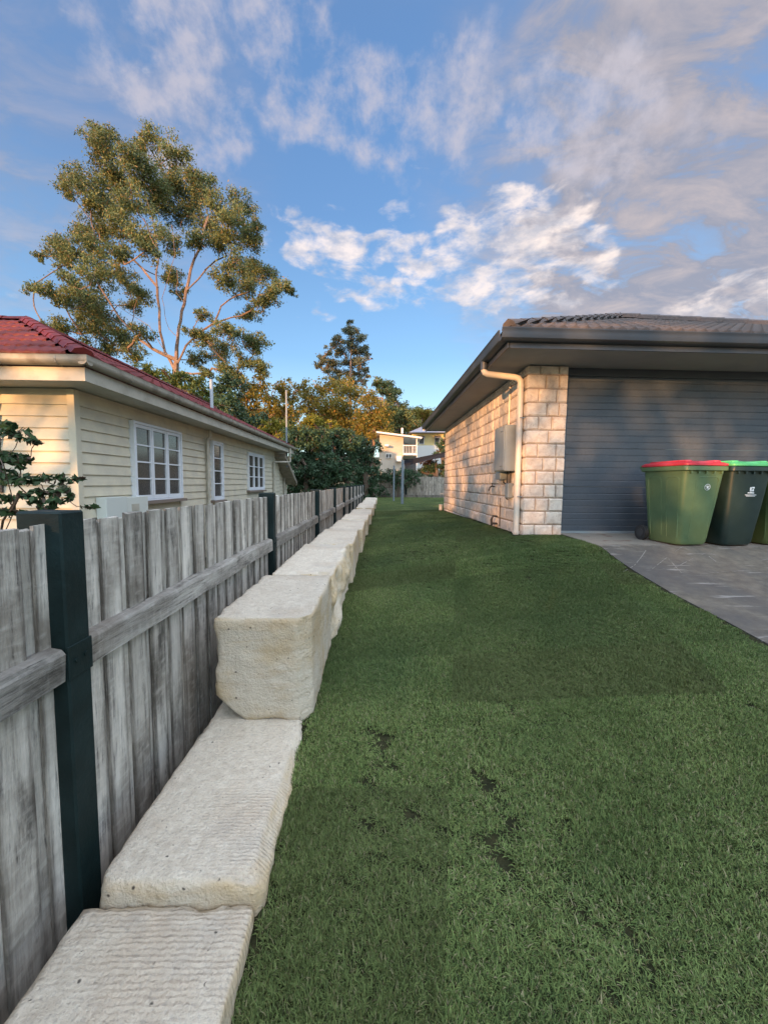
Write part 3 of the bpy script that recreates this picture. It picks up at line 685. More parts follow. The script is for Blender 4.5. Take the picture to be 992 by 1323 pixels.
mb = MB(); mb.tube([(2.21, 12.1, .42), (2.06, 12.1, .42)], .018, 8); mb.build('overflow_pipe', M_pvc, gh)
mb = MB(); mb.tube([(ex - .06, 12.7, 2.49), (ex - .06, 12.7, 2.52)], .04, 10); mb.build('gutter_spotlight', mat('white plastic', (.8, .8, .8), .3), gh)

# ---------------------------------------------------------------- wheelie bins
def rrect(w, d, r, n=4):
    pts = []
    for cx, cy, a0 in ((w/2 - r, d/2 - r, 0), (-w/2 + r, d/2 - r, 90), (-w/2 + r, -d/2 + r, 180), (w/2 - r, -d/2 + r, 270)):
        for i in range(n + 1): a = R(a0 + 90*i/n); pts.append((cx + r*math.cos(a), cy + r*math.sin(a)))
    return pts
def loft(mb, secs, cap=True):
    n = len(secs[0][0]); V = []; Fc = []
    for pts, z, oy in secs: V += [(a, b + oy, z) for a, b in pts]
    for q in range(len(secs) - 1):
        for j in range(n): Fc.append((q*n + j, q*n + (j + 1) % n, (q + 1)*n + (j + 1) % n, (q + 1)*n + j))
    if cap: Fc += [tuple(reversed(range(n))), tuple((len(secs) - 1)*n + j for j in range(n))]
    mb.add(V, Fc)
def wheelie_bin(loc, rz, body, lid, label, style):
    t = thing('wheelie_bin', label, 'wheelie bin', loc, 'wheelie bins in front of the garage door')
    t.rotation_euler = (0, 0, rz)
    T = Matrix.Translation(loc) @ Matrix.Rotation(rz, 4, 'Z'); WM[t.name] = T
    def put(mb, name, m_, par, sm=False):
        me = mb.mesh(name, m_, sm); me.transform(T); return obj(name, me, par)
    S = [(rrect(.385, .48, .06), .012, .03), (rrect(.41, .51, .06), .05, .025), (rrect(.475, .59, .055), .50, .01), (rrect(.53, .665, .05), .93, 0), (rrect(.535, .67, .05), .955, 0)]
    mb = MB(); loft(mb, S); bo = put(mb, 'body', body, t, True)
    mb = MB(); loft(mb, [(rrect(.545, .70, .045), .93, 0), (rrect(.575, .735, .045), .94, 0), (rrect(.575, .735, .045), .985, 0), (rrect(.575, .71, .04), .992, 0)]); put(mb, 'rim', body, t, True)
    mb = MB()
    for sx in (-.2, -.1, 0., .1, .2): mb.box(sx - .008, sx + .008, -.355, -.30, .90, .94)
    put(mb, 'rim_ribs', body, bo)
    # arched panel relief, front and left side
    def arch(a0, a1, z0, z1, fn):
        pts = []; r = .05
        for i in range(7): a = math.pi - math.pi/2*i/6; pts.append(fn(a0 + r + r*math.cos(a), z1 - r + r*math.sin(a)))
        for i in range(7): a = math.pi/2 - math.pi/2*i/6; pts.append(fn(a1 - r + r*math.cos(a), z1 - r + r*math.sin(a)))
        return [fn(a0*.86, z0)] + pts + [fn(a1*.86, z0)]
    yf = lambda z: float(np.interp(z, [.05, .50, .93], [-.23, -.285, -.3325]))
    xf = lambda z: float(np.interp(z, [.05, .50, .93], [-.205, -.2375, -.265]))
    if style != 'plain':
        mb = MB(); mb.tube(arch(-.10, .19, .10, .86, lambda u_, z: (u_, yf(z) + .003, z)), .008, 6)
        mb.tube(arch(-.24, -.06, .10, .86, lambda u_, z: (xf(z) + .003, u_, z)), .008, 6); mb.tube(arch(.03, .24, .10, .86, lambda u_, z: (xf(z) + .003, u_, z)), .008, 6)
        put(mb, 'panel_ribs', body, bo, True)
    # lid
    mb = MB(); loft(mb, [(rrect(.56, .72, .045), .993, 0), (rrect(.575, .735, .045), 1.0, 0), (rrect(.575, .735, .045), 1.02, 0), (rrect(.52, .67, .05), 1.04, .01), (rrect(.30, .40, .08), 1.062, .02)]); lo = put(mb, 'lid', lid, t, True)
    mb = MB()
    for sx in (-.19, .19): mb.box(sx - .045, sx + .045, -.30, .27, 1.03, 1.064, bev=.012)
    mb.box(-.10, .10, -.345, -.28, 1.015, 1.045, bev=.01); put(mb, 'lid_ribs', lid, lo, True)
    mb = MB(); mb.tube([(-.24, .395, 1.0), (.24, .395, 1.0)], .015, 8); mb.box(-.26, -.2, .33, .40, .97, 1.02, bev=.005); mb.box(.2, .26, .33, .40, .97, 1.02, bev=.005); put(mb, 'handle', body, t, True)
    for sx in (-1, 1):
        mb = MB(); xx = sx*.265
        mb.tube([(xx - sx*.03, .30, .10), (xx - sx*.03, .30, .10), (xx + sx*.02, .30, .10)], [.06, .10, .10], 18)
        wo = put(mb, 'wheel', M_darkplastic, t, True)
        mb = MB(); mb.tube([(xx + sx*.018, .30, .10), (xx + sx*.026, .30, .10)], .055, 14); put(mb, 'hub', mat('hub plastic', (.05, .05, .052), .6), wo)
    mb = MB(); mb.tube([(-.24, .30, .10), (.24, .30, .10)], .012, 8); put(mb, 'axle', M_galv, t)
    return t, bo, put, yf
def plastic(n, c, c2): return mat(n, c, .42, vary=[(6, c2, .42, .68), (50, tuple(q*.85 for q in c), .55, .8)], bump=(220, .08, .001))
M_bgreen = plastic('bin green', (.085, .145, .07), (.10, .17, .085)); M_bdark = plastic('bin dark green', (.013, .030, .028), (.019, .038, .036)); M_bthird = plastic('bin olive', (.06, .10, .035), (.08, .12, .05))
M_lred = plastic('lid red', (.50, .03, .05), (.56, .06, .085)); M_lgreen = plastic('lid bright green', (.10, .50, .17), (.14, .56, .22)); M_lyel = plastic('lid orange yellow', (.75, .38, .06), (.7, .34, .05))
M_print = mat('white print', (.75, .78, .78), .5)
b1, bo1, put1, yf1 = wheelie_bin((3.965, 4.86, float(g(4, 5.05)) + .006), R(4), M_bgreen, M_lred, 'faded green wheelie bin with red lid nearest the brick pier', 'panels')
b2, bo2, put2, yf2 = wheelie_bin((4.55, 4.86, float(g(4, 5.0)) + .006), R(3), M_bdark, M_lgreen, 'dark green wheelie bin with bright green lid and white print', 'plain')
b3, bo3, put3, yf3 = wheelie_bin((5.2, 4.95, float(g(4, 5.0)) + .006), R(2), M_bthird, M_lyel, 'green wheelie bin with orange yellow lid, cut off at the right edge', 'panels')
# round emblem on the green bin
mb = MB(); cxm, czm = .055, .735
ring = [(cxm + .036*math.cos(a), yf1(czm + .036*math.sin(a)) - .003, czm + .036*math.sin(a)) for a in [2*math.pi*i/20 for i in range(21)]]
mb.tube(ring, .003, 4, False)
for dz_, w_ in ((.012, .022), (-.012, .018)): mb.box(cxm - w_, cxm + w_, yf1(czm) - .008, yf1(czm) - .002, czm + dz_ - .004, czm + dz_ + .004)
mb.box(cxm - .008, cxm + .008, yf1(czm) - .008, yf1(czm) - .002, czm - .012, czm + .012)
tag(put1(mb, 'printed_emblem', M_print, bo1), 'white round emblem')
mb = MB(); cxm, czm = .03, .66; yb = yf2(czm) - .006
def pr(u0_, u1_, v0_, v1_): mb.box(cxm + u0_, cxm + u1_, yf2(czm + v0_) - .004, yf2(czm + v0_) - .001, czm + v0_, czm + v1_)
pr(-.022, -.002, .045, .085); pr(.002, .034, .066, .085); pr(-.022, .006, .030, .042); pr(.010, .030, .030, .058)
u_ = -.045
for w_ in (.010, .008, .009, .012, .009, .010, .008): pr(u_, u_ + w_, .004, .018 + (.006 if w_ == .012 else 0)); u_ += w_ + .003
for row_, (a_, b_) in enumerate(((-.075, .075), (-.058, .06))):
    u_ = a_
    while u_ < b_: w_ = rnd.choice([.005, .007, .004, .009]); pr(u_, min(u_ + w_, b_), -.018 - row_*.014, -.010 - row_*.014); u_ += w_ + .0025
tag(put2(mb, 'printed_logo', M_print, bo2), 'white square logo with small lines of lettering')

# ---------------------------------------------------------------- weatherboard house (left)
wh = thing('weatherboard_house', 'cream weatherboard house with red tiled roof beyond the grey fence', 'house', (-4.3, 5.6, -1.3))
WX, WY0, WY1, WT = -4.3, 5.6, 17.15, 2.04
mb = MB(); mb.box(-11.5, WX - .03, WY0 + .03, WY1, -1.2, WT); wl = mb.build('wall', M_cream, wh)
wins = [(6.86, 8.43, .40, 1.75, 3, 4), (10.1, 10.7, .27, 1.76, 1, 4), (12.9, 14.6, .48, 1.69, 3, 3)]
PITCH = .165; top0 = WT - .06
def wb_prof(t_=.0): return [(-.035, 0), (.006, 0), (-.022, PITCH + .010), (-.035, PITCH + .010)]
bz = top0 - PITCH; segid = 0
zrows = []
while bz > -1.1: zrows.append(bz); bz -= PITCH
for bz in zrows:
    spans = [(WY0 + .09, WY1)]
    for (a, b, z0, z1, nc, nr_) in wins:
        if bz < z1 + .04 and bz + PITCH > z0 - .10:
            ns = []
            for (s0, s1) in spans:
                if a - .05 > s0 and b + .05 < s1: ns += [(s0, a - .05), (b + .05, s1)]
                else: ns.append((s0, s1))
            spans = ns
    for s0, s1 in spans:
        mb = MB(); mb.prism(wb_prof(), (WX, s0, bz), (WX, s1, bz), (1, 0, 0)); mb.build('weatherboard', M_cream, wl)
    mb = MB(); mb.prism([(-.006, 0), (.035, 0), (.035, PITCH + .010), (.022, PITCH + .010)], (-11.5, WY0, bz), (WX - .09, WY0, bz), (0, 1, 0)); mb.build('weatherboard', M_cream, wl)
mb = MB(); mb.box(WX - .095, WX + .012, WY0 - .012, WY0 + .09, -1.2, WT - .01, bev=.004); mb.build('corner_board', M_cream, wl)
def window(parent, p, ax, wd, z0, z1, nc, nrw, proud=.05):
    """ax: unit vector along the width, p: lower corner on the wall face, outward normal n"""
    ax = Vector(ax); n = Vector((0, 0, 1)).cross(ax)*-1
    if ax.y: n = Vector((1, 0, 0))
    else: n = Vector((0, -1, 0))
    p = Vector(p)
    def bx(mb, a0, a1, d0, d1, zz0, zz1):
        c = [p + ax*a + n*d for a in (a0, a1) for d in (d0, d1)]
        V = [(q.x, q.y, z) for q in c for z in (zz0, zz1)]
        mb.add(V, [(0, 1, 3, 2), (4, 6, 7, 5), (0, 4, 5, 1), (2, 3, 7, 6), (0, 2, 6, 4), (1, 5, 7, 3)])
    wobj = MB(); fr = .045
    bx(wobj, -fr, 0, -.02, proud + .02, z0 - .02, z1 + fr); bx(wobj, wd, wd + fr, -.02, proud + .02, z0 - .02, z1 + fr); bx(wobj, .0, wd, -.02, proud + .018, z1, z1 + fr); bx(wobj, 0, wd, -.02, proud + .018, z0 - .03, z0)
    wo = wobj.build('window', M_white, parent)
    cw = wd/nc
    for c in range(nc):
        mb = MB(); a = c*cw + .004; b = (c + 1)*cw - .004; st = .05 if nc > 1 else .06; d1 = proud
        bx(mb, a, a + st, -.0, d1, z0 + .004, z1 - .004); bx(mb, b - st, b, 0, d1, z0 + .004, z1 - .004)
        bx(mb, a + st, b - st, 0, d1 - .002, z0 + .004, z0 + .075); bx(mb, a + st, b - st, 0, d1 - .002, z1 - .06, z1 - .004)
        rh = (z1 - z0 - .135)/nrw
        for r_ in range(1, nrw): zz = z0 + .075 + rh*r_; bx(mb, a + st, b - st, 0.0, d1 - .004, zz - .013, zz + .013)
        so_ = mb.build('window_sash', M_white, wo)
        for r_ in range(nrw):
            zz = z0 + .075 + rh*r_; mb = MB(); bx(mb, a + st, b - st, .012, .02, zz + (.013 if r_ else 0), zz + rh - (.013 if r_ < nrw - 1 else 0)); mb.build('pane', M_pane, so_ if False else wo)
    mb = MB(); bx(mb, -.10, wd + .10, -.02, proud + .07, z0 - .09, z0 - .035); mb.build('sill', M_sill, wo)
    return wo
for (a, b, z0, z1, nc, nrw) in wins: window(wh, (WX, a, 0), (0, 1, 0), b - a, z0, z1, nc, nrw)
# louvred window on the sunlit end wall
mb = MB(); mb.box(-6.6, -5.36, WY0 - .03, WY0 + .0, .55, 1.97); lw = mb.build('window', M_darkplastic, wh)
for q in range(10):
    zz = .60 + q*.135; mb = MB(); mb.box(-6.55, -5.41, WY0 - .075, WY0 - .035, zz, zz + .02, Matrix.Translation((0, 0, 0))); mb.build('louvre', M_white, lw)
# eaves
LX, LYf, LYb = -3.76, 5.10, 17.6
mb = MB(); mb.box(-12, LX - .022, LYf + .022, LYb, 2.05, 2.06); mb.build('soffit', M_under, wh)
mb = MB(); mb.box(LX - .02, LX, LYf + .021, LYb, 2.02, 2.19); mb.build('fascia', M_ufascia, wh)
mb = MB(); mb.box(-12, LX, LYf, LYf + .02, 2.02, 2.19); mb.build('fascia', M_ufascia, wh)
gp2 = [(.003, 2.215), (.03, 2.20), (.075, 2.20), (.105, 2.225), (.115, 2.27), (.108, 2.30), (.115, 2.318), (.10, 2.318), (.09, 2.235), (.003, 2.235)]
mb = MB(); mb.prism(gp2, (LX, LYf - .11, 0), (LX, LYb + .08, 0), (1, 0, 0)); gt = mb.build('gutter', M_gutter, wh, True)
mb = MB(); mb.prism([(-a, b) for a, b in gp2], (-12, LYf - .001, 0), (LX + .112, LYf - .001, 0), (0, 1, 0)); gt2 = mb.build('gutter', M_gutter, wh, True)
for yq in [5.9, 7.1, 8.4, 9.8, 11.4, 13.2, 15.2]:
    mb = MB(); mb.prism([(a*1.03 + .001, b - .004) for a, b in gp2[:6]] + [(.0, 2.19)], (LX, yq, 0), (LX, yq + .02, 0), (1, 0, 0)); mb.build('gutter_bracket', M_gutter, gt)
for xq in [-4.05, -4.75, -5.5, -6.3]:
    mb = MB(); mb.prism([(-a*1.03 - .001, b - .004) for a, b in gp2[:6]] + [(.0, 2.19)], (xq, LYf, 0), (xq + .02, LYf, 0), (0, 1, 0)); mb.build('gutter_bracket', M_gutter, gt2)
# roof planes
E0 = Vector((LX + .06, LYf - .06, 2.325)); AP = Vector((-6.37, 7.3, 3.61)); E1 = Vector((LX + .06, LYb + .02, 2.325)); APb = Vector((-6.37, 15.4, 3.61)); EL = Vector((-12.5, LYf - .06, 2.325)); RL = Vector((-12.5, 7.3, 3.61))
mb = MB(); mb.add([tuple(q - Vector((0, 0, .03))) for q in (E0, AP, RL, EL, E1, APb, Vector((-9.1, 17.6, 2.325)), Vector((-12.5, 10, 2.3)))], [(3, 0, 1, 2), (0, 4, 5, 1), (4, 6, 5), (1, 5, 6, 7, 2)])
lroof = mb.build('roof', M_red, wh)
ftile = tile_mesh(.31, .36, M_red, .03)
d = (AP - Vector((AP.x, E0.y, E0.z))); sl_ = d.length; an = math.atan2(d.z, d.y); nrow = 7; rl = sl_/nrow
hipdx = (E0.x - AP.x)/nrow
for r_ in range(nrow):
    x = E0.x - hipdx*(r_) - .38; yq = E0.y + (AP.y - E0.y)*r_/nrow; zq = E0.z + (AP.z - E0.z)*r_/nrow
    q = 0
    while x > -8.4:
        obj('tile', ftile, lroof, (x, yq - .015, zq + .004), (an, 0, 0), (1, 1, 1)); x -= .31
caps(E0 + Vector((-.05, .03, 0)), AP, lroof, M_red, .24, .36, .07, lift=.035)
caps(AP, RL, lroof, M_red, .22, .38, .06, lift=.035)
mb = MB(); slp = (AP.z - E0.z)/(E0.x - AP.x); nrw = 8; dx_ = (E0.x - AP.x)/nrw
for r_ in range(nrw):
    a = r_*dx_; y0_ = E0.y + (AP.y - E0.y)*r_/nrw; y1_ = E1.y - (E1.y - APb.y)*r_/nrw
    for i in range(int((y1_ - y0_)/.31)):
        yq = y0_ + i*.31 + .1; z0_ = E0.z + a*slp; z1_ = E0.z + (a + dx_)*slp; xa, xb = E0.x - a, E0.x - a - dx_
        mb.add([(xa, yq, z0_ + .02), (xa, yq + .10, z0_ + .05), (xa, yq + .2, z0_ + .025), (xa, yq + .31, z0_ + .02), (xb, yq, z1_ + .0), (xb, yq + .10, z1_ + .03), (xb, yq + .2, z1_ + .005), (xb, yq + .31, z1_), (xa, yq, z0_ - .02), (xa, yq + .31, z0_ - .02)], [(0, 1, 5, 4), (1, 2, 6, 5), (2, 3, 7, 6), (8, 9, 3, 2, 1, 0)])
tag(mb.build('side_roof_tiles', M_red, wh), kind='stuff')
caps(AP, APb, lroof, M_red, .22, .38, .06, lift=.035)
# vent, mast, pipes, meter cabinets
p = atX(274, 528, -4.6); 
mb = MB(); mb.tube([(-4.6, p.y, 2.62), (-4.6, p.y, 2.62 + .95)], .045, 10); mb.tube([(-4.6, p.y, 2.60), (-4.6, p.y, 2.74)], [.09, .05], 10); mb.build('vent_pipe', mat('vent white', (.36, .41, .45), .5), wh, True)
mb = MB(); mb.box(-3.97, -3.91, 17.0, 17.06, 1.4, 4.75); mb.build('service_mast', M_galv, wh)
def dpipe(yq, ztop, xo=WX + .06, name='downpipe', r=.04, zb=-1.1, arm=None):
    mb = MB(); pts = [(xo, yq, zb), (xo, yq, ztop)]
    if arm: pts += arm
    mb.tube(pts, r, 9); mb.build(name, M_ufascia, wh, True)
dpipe(9.75, 1.72, arm=[(WX + .06, 9.75, 1.78), (WX + .13, 9.75, 1.86), (WX + .13, 9.75, 2.02)])
dpipe(16.0, 1.52, arm=[(WX + .07, 16.0, 1.58), (WX + .45, 16.4, 1.60), (WX + .6, 16.6, 1.62), (WX + .6, 16.6, 2.2)])
mb = MB(); mb.box(WX + .0, WX + .16, 5.93, 6.42, -.1, .475, bev=.006); mc = mb.build('meter_cabinet', mat('pale cabinet', (.56, .60, .56), .5), wh)
mb = MB(); mb.box(WX + .0, WX + .15, 6.43, 7.02, -.1, .46, bev=.006); mb.build('meter_cabinet', mat('pale cabinet two', (.58, .61, .56), .5), wh)
mb = MB(); mb.box(WX + .15, WX + .156, 6.55, 6.75, .22, .34); mb.build('cabinet_vent', M_ufascia, wh)
# lean-to at the far end
mb = MB(); mb.add([(WX - .1, 17.16, -1.2), (WX - .1, 18.9, -1.2), (WX - .1, 18.9, .62), (WX - .1, 17.16, 1.75), (-8, 17.16, -1.2), (-8, 18.9, -1.2), (-8, 18.9, .62), (-8, 17.16, 1.75)], [(0, 1, 2, 3), (4, 7, 6, 5), (1, 5, 6, 2), (3, 2, 6, 7)]); lt = mb.build('lean_to_wall', M_cream, wh)
for q in range(14):
    zz = -1.1 + q*PITCH; ye = min(18.88, 17.16 + (1.72 - zz)/.65*.999)
    if ye > 17.3: mb = MB(); mb.prism(wb_prof(), (WX - .07, 17.17, zz), (WX - .07, ye, zz), (1, 0, 0)); mb.build('weatherboard', M_cream, lt)
mb = MB(); mb.add([(x_, y_, z_) for x_ in (-3.85, -8) for (y_, z_) in ((16.4, 1.78), (18.75, .62), (18.75, .80), (16.4, 1.96))], [(0, 1, 2, 3), (4, 7, 6, 5), (0, 4, 5, 1), (2, 6, 7, 3), (1, 5, 6, 2), (0, 3, 7, 4)]); mb.build('lean_to_roof', M_gutter, wh)
dpipe(18.1, .95, WX - .01, arm=[(WX + .05, 18.1, 1.02), (WX + .35, 18.2, 1.06), (WX + .38, 18.2, 1.3)])

# ---------------------------------------------------------------- trees
def limbs_mesh(nodes, parents, rad, matl, name):
    mb = MB(); ch = {}
    for i, p_ in enumerate(parents):
        if p_ >= 0: ch.setdefault(p_, []).append(i)
    for i, p_ in enumerate(parents):
        if p_ < 0: continue
        a, b = Vector(nodes[p_]), Vector(nodes[i]); L = (b - a).length
        if L < 1e-4: continue
        ra = min(rad[p_], rad[i]*1.45); n = 7 if ra > .12 else 5
        m1 = a.lerp(b, .5) + Vector((rnd.uniform(-1, 1), rnd.uniform(-1, 1), rnd.uniform(-.5, 1)))*L*.06
        mb.tube([a - (b - a)*.04, m1, b], [ra, (ra + rad[i])/2, rad[i]], n, False)
    return mb.mesh(name, matl, True)
def leaves(cent, radii, per, size, aspect=2.2, droop=0., flat=.8, shell=.5):
    C = []; per = per*1.0
    for c, r in zip(cent, radii):
        n = max(6, int(per*(r**2)))
        # each clump is itself made of a few tufts
        nt = max(5, int(6 + r*9)); tc_ = nr.normal(size=(nt, 3)); tc_ /= np.linalg.norm(tc_, axis=1)[:, None]; tc_ *= nr.uniform(.25, 1.08, (nt, 1)); tc_[:, 2] *= flat
        w_ = nr.randint(nt, size=n); q = tc_[w_]*r + nr.normal(size=(n, 3))*r*.20*np.array([1, 1, .75])
        C.append(np.asarray(c) + q)
    C = np.concatenate(C); n = len(C)
    a = nr.normal(size=(n, 3)); a[:, 2] -= droop; a /= np.linalg.norm(a, axis=1)[:, None]
    b = np.cross(a, nr.normal(size=(n, 3))); b /= np.linalg.norm(b, axis=1)[:, None] + 1e-9
    s = size*nr.uniform(.6, 1.4, (n, 1)); a = a*s; b = b*s/aspect
    V = np.stack([C - a, C + b, C + a, C - b], 1).reshape(-1, 3); Fc = np.arange(4*n).reshape(n, 4)
    tint = np.repeat(nr.uniform(0, 1, n), 4)
    return V, Fc, tint
def tree(name, label, cat, D, base, guides, clumps, leafm, barkm, per=60, size=.22, depth=.8, trunk_r=.35, group=None, aspect=2.2, droop=.6, pxr=None, tip=.02, rs=1., dens_twigs=3, flat=.8, yspread=None):
    """clumps: (px,py,r_px) in photo pixels, spread in depth round D"""
    rnd.seed(hash(name) % 1 + int(D*10)); sc_ = D/F
    xs = [c[0] for c in clumps]; half = (max(xs) - min(xs))/2*sc_*depth
    cxm = (max(xs) + min(xs))/2; ysd = [c[1] for c in clumps]; cym = (max(ysd) + min(ysd))/2; hy = max(1, (max(ysd) - min(ysd))/2)
    cents = []; rads = []
    for (px, py, r) in clumps:
        ex_ = min(1, math.hypot((px - cxm)*sc_/max(half/depth, .1), (py - cym)/hy)); dd = math.sqrt(max(0, 1 - ex_*ex_))*half
        y_ = D + nr.uniform(-dd, dd)
        cents.append(tuple(atY(px, py, y_))); rads.append(r*y_/F*rs)
    nodes = []; par = []
    b0 = Vector(base); nodes.append(tuple(b0)); par.append(-1)
    for gl in guides:
        prev = None
        for (px, py) in gl:
            q = atY(px, py, D + nr.uniform(-.4, .4))
            if prev is None:
                dist = [(Vector(n_) - q).length for n_ in nodes]; prev = int(np.argmin(dist))
                if dist[prev] < .35: continue
            nodes.append(tuple(q)); par.append(prev); prev = len(nodes) - 1
    order = sorted(range(len(cents)), key=lambda i: (Vector(cents[i]) - Vector(nodes[-1] if not guides else nodes[1])).length)
    for i in order:
        c = Vector(cents[i]); best = None
        for j, n_ in enumerate(nodes):
            v = c - Vector(n_); L = v.length
            cost = L*(1 + .8*max(0, -v.normalized().z)) + (0 if j else 3)
            if best is None or cost < best[0]: best = (cost, j)
        j = best[1]; a = Vector(nodes[j]); L = (c - a).length
        if L > 1.2*D/34:
            mid = a.lerp(c, .55) + Vector((rnd.uniform(-1, 1), rnd.uniform(-1, 1), rnd.uniform(-1.2, .2)))*L*.10
            nodes.append(tuple(mid)); par.append(j); j = len(nodes) - 1
        nodes.append(tuple(c)); par.append(j); jc = len(nodes) - 1
        for _ in range(dens_twigs):
            v = Vector(nr.normal(size=3)); v.normalize(); nodes.append(tuple(c + v*rads[i]*.8)); par.append(jc)
    w_ = [0.]*len(nodes)
    haschild = set(par)
    for i in range(len(nodes)):
        if i not in haschild: w_[i] = 1.
    for i in range(len(nodes) - 1, 0, -1): w_[par[i]] += w_[i]
    tot = max(w_); rad = [max(tip, trunk_r*(q/tot)**.5) for q in w_]
    t = thing(name, label, cat, tuple(base), group)
    if barkm: obj('trunk', limbs_mesh(nodes, par, rad, barkm, 'trunk'), t)
    V, Fc, ti = leaves(cents, rads, per, size, aspect, droop, flat)
    o = obj('crown', npmesh('crown', V, Fc, leafm, False, {'tint': ti}), t); o['kind'] = 'stuff'
    return t
Zg = lambda x, y: float(terrain(np.array(float(x)), np.array(float(y))))
def zc(L, s, ox, oy): return [(x/s + ox, y/s + oy, r/s) for x, y, r in L]
def zg(L, s, ox, oy): return [[(x/s + ox, y/s + oy) for x, y in q] for q in L]
gum = [(260,60,38),(310,50,36),(300,110,52),(440,70,45),(530,110,45),(390,130,52),(190,200,40),(160,230,30),(240,240,52),(330,210,60),(430,190,60),(520,210,52),(620,200,42),(650,240,44),(590,260,52),(480,270,52),(390,290,52),(300,300,46),(240,300,36),(700,290,44),(780,290,40),(740,350,52),(820,360,32),(660,370,44),(790,410,44),(700,420,44),(620,420,38),(560,330,42),(450,390,50),(360,380,48),(270,380,45),(220,400,36),(130,440,44),(60,470,20),(190,470,48),(270,460,52),(350,470,42),(440,450,34),(520,420,34),(150,500,30),(250,540,52),(360,550,40),(170,580,40),(110,600,40),(40,595,24),(230,630,52),(150,640,28),(300,680,52),(200,680,28),(390,640,34),(420,600,34),(530,550,38),(560,600,24),(260,740,48),(340,760,52),(420,740,34),(300,800,36),(390,820,34),(740,500,44),(800,520,44),(720,570,38),(790,590,42),(860,540,44),(880,610,38),(930,580,30),(960,600,15),(800,680,34),(840,640,34),(720,740,38),(650,770,38),(780,770,42),(840,790,38),(700,820,42),(620,830,34),(800,850,38),(850,870,30),(640,680,26),(600,740,24),(720,880,34),(760,900,34),(130,730,36),(70,725,22),(660,890,26)]
gg = [[(545,1050),(545,885),(547,840),(552,760),(562,700),(575,640),(590,560),(610,480),(640,400),(660,330)], [(545,885),(505,810),(488,740),(486,660),(478,580),(482,490),(470,400),(450,300)], [(550,760),(520,730),(505,680),(495,620),(520,540),(540,470),(530,360)], [(552,850),(580,790),(620,755),(680,710),(740,690),(775,684)], [(680,710),(705,650),(760,612),(805,598)], [(500,800),(450,720),(385,680),(325,640)], [(478,580),(425,515),(370,462)], [(585,590),(650,520),(725,470)], [(545,840),(460,800),(400,760)], [(575,640),(545,600),(548,520)]]
gb = atY(229, 500, 34)
tree('gum_tree', 'tall spreading eucalyptus with pale pink limbs rising behind the red roof', 'tree', 34, (gb.x, 34, Zg(gb.x, 34)), zg(gg, 2.756, 30, 160), zc(gum, 2.756, 30, 160), M_gum, M_bark, per=1350, size=.10, trunk_r=.24, rs=1.14, depth=.55, aspect=2.6, droop=.9, dens_twigs=4)
con = [(400,90,24),(385,140,40),(430,160,42),(320,220,42),(400,230,50),(480,210,42),(280,250,34),(500,280,42),(340,300,52),(440,300,52),(240,300,38),(200,350,42),(280,370,52),(380,380,52),(470,380,52),(520,330,26),(170,400,30),(230,430,42),(330,460,52),(420,460,52),(500,430,34),(300,510,44),(400,520,52),(480,510,36),(530,470,22),(555,350,8)]
cb = atY(452, 560, 60)
tree('tall_narrow_tree', 'tall narrow grey green tree standing alone against the sky above the golden trees', 'tree', 60, (cb.x, 60, Zg(cb.x, 60)), zg([[(395, 900), (400, 700), (400, 500), (405, 300), (400, 120)]], 5.51, 380, 400), zc(con, 5.51, 380, 400), M_conifer, M_bark, per=620, size=.14, trunk_r=.22, rs=1.1, depth=.8, tip=.03)
far = 'trees on the hillside behind the yards'
def simple(name, label, D, clumps, lm, per=120, size=.16, gx_=None, cat='tree', trunk=.2, **kw):
    per = per*2.6; kw.setdefault('rs', 1.22)
    mx = sum(c[0] for c in clumps)/len(clumps); my = max(c[1] for c in clumps); b = atY(mx, my, D); zb = min(Zg(b.x, D), b.z - .2)
    gt_ = [[(mx, my + 5), (mx + 1, sum(c[1] for c in clumps)/len(clumps))]]
    return tree(name, label, cat, D, (b.x, D, zb), gt_, clumps, lm, M_twig if lm is not M_gold else M_bark, per=per, size=size, trunk_r=trunk, group=far, **kw)
simple('golden_tree', 'olive gold tree lit by low sun directly under the tall narrow tree', 46, [(400,515,15),(420,502,14),(445,503,14),(463,510,13),(410,540,15),(435,528,17),(460,535,15),(430,555,14),(452,560,13),(395,530,11),(442,545,15),(420,525,14)], M_gold, 150, .15)
simple('golden_tree', 'golden brown tree just left of the flat roofed cream building', 42, [(478,515,12),(490,525,12),(475,535,13),(492,545,13),(478,555,12),(500,535,10),(495,556,11),(465,550,10),(485,540,12)], M_gold, 150, .14)
simple('golden_tree', 'golden tree rising behind the galvanised mast of the weatherboard house', 40, [(335,505,13),(350,518,14),(322,512,11),(366,503,12),(378,515,12),(345,535,13),(325,530,11),(362,530,13),(308,520,11),(380,535,12),(315,500,9),(340,490,8),(392,500,9)], M_gold, 150, .14)
simple('far_gum_tree', 'open crowned olive eucalyptus right of the narrow tree, sloping down to the houses', 55, [(489,496,8),(500,497,8),(507,505,9),(497,508,9),(511,514,9),(505,524,10),(518,530,9),(527,538,9),(515,542,11),(530,549,9),(507,552,9),(520,553,9)], M_gum, 170, .17)
simple('far_gum_tree', 'small distant tree beside the gutter end above the yellow house', 80, [(536,535,7),(545,533,6),(552,534,6),(541,542,8),(549,545,7),(533,549,7),(556,541,6),(540,554,7)], M_gold, 120, .2)
simple('mango_tree', 'bushy tree with broad bright leaves just behind the red tiled roof', 22, [(185,478,10),(200,484,12),(220,490,14),(238,487,12),(253,498,12),(266,508,10),(240,505,12),(270,522,8),(225,505,10),(205,498,10),(255,515,10)], M_mango, 420, .10, aspect=3)
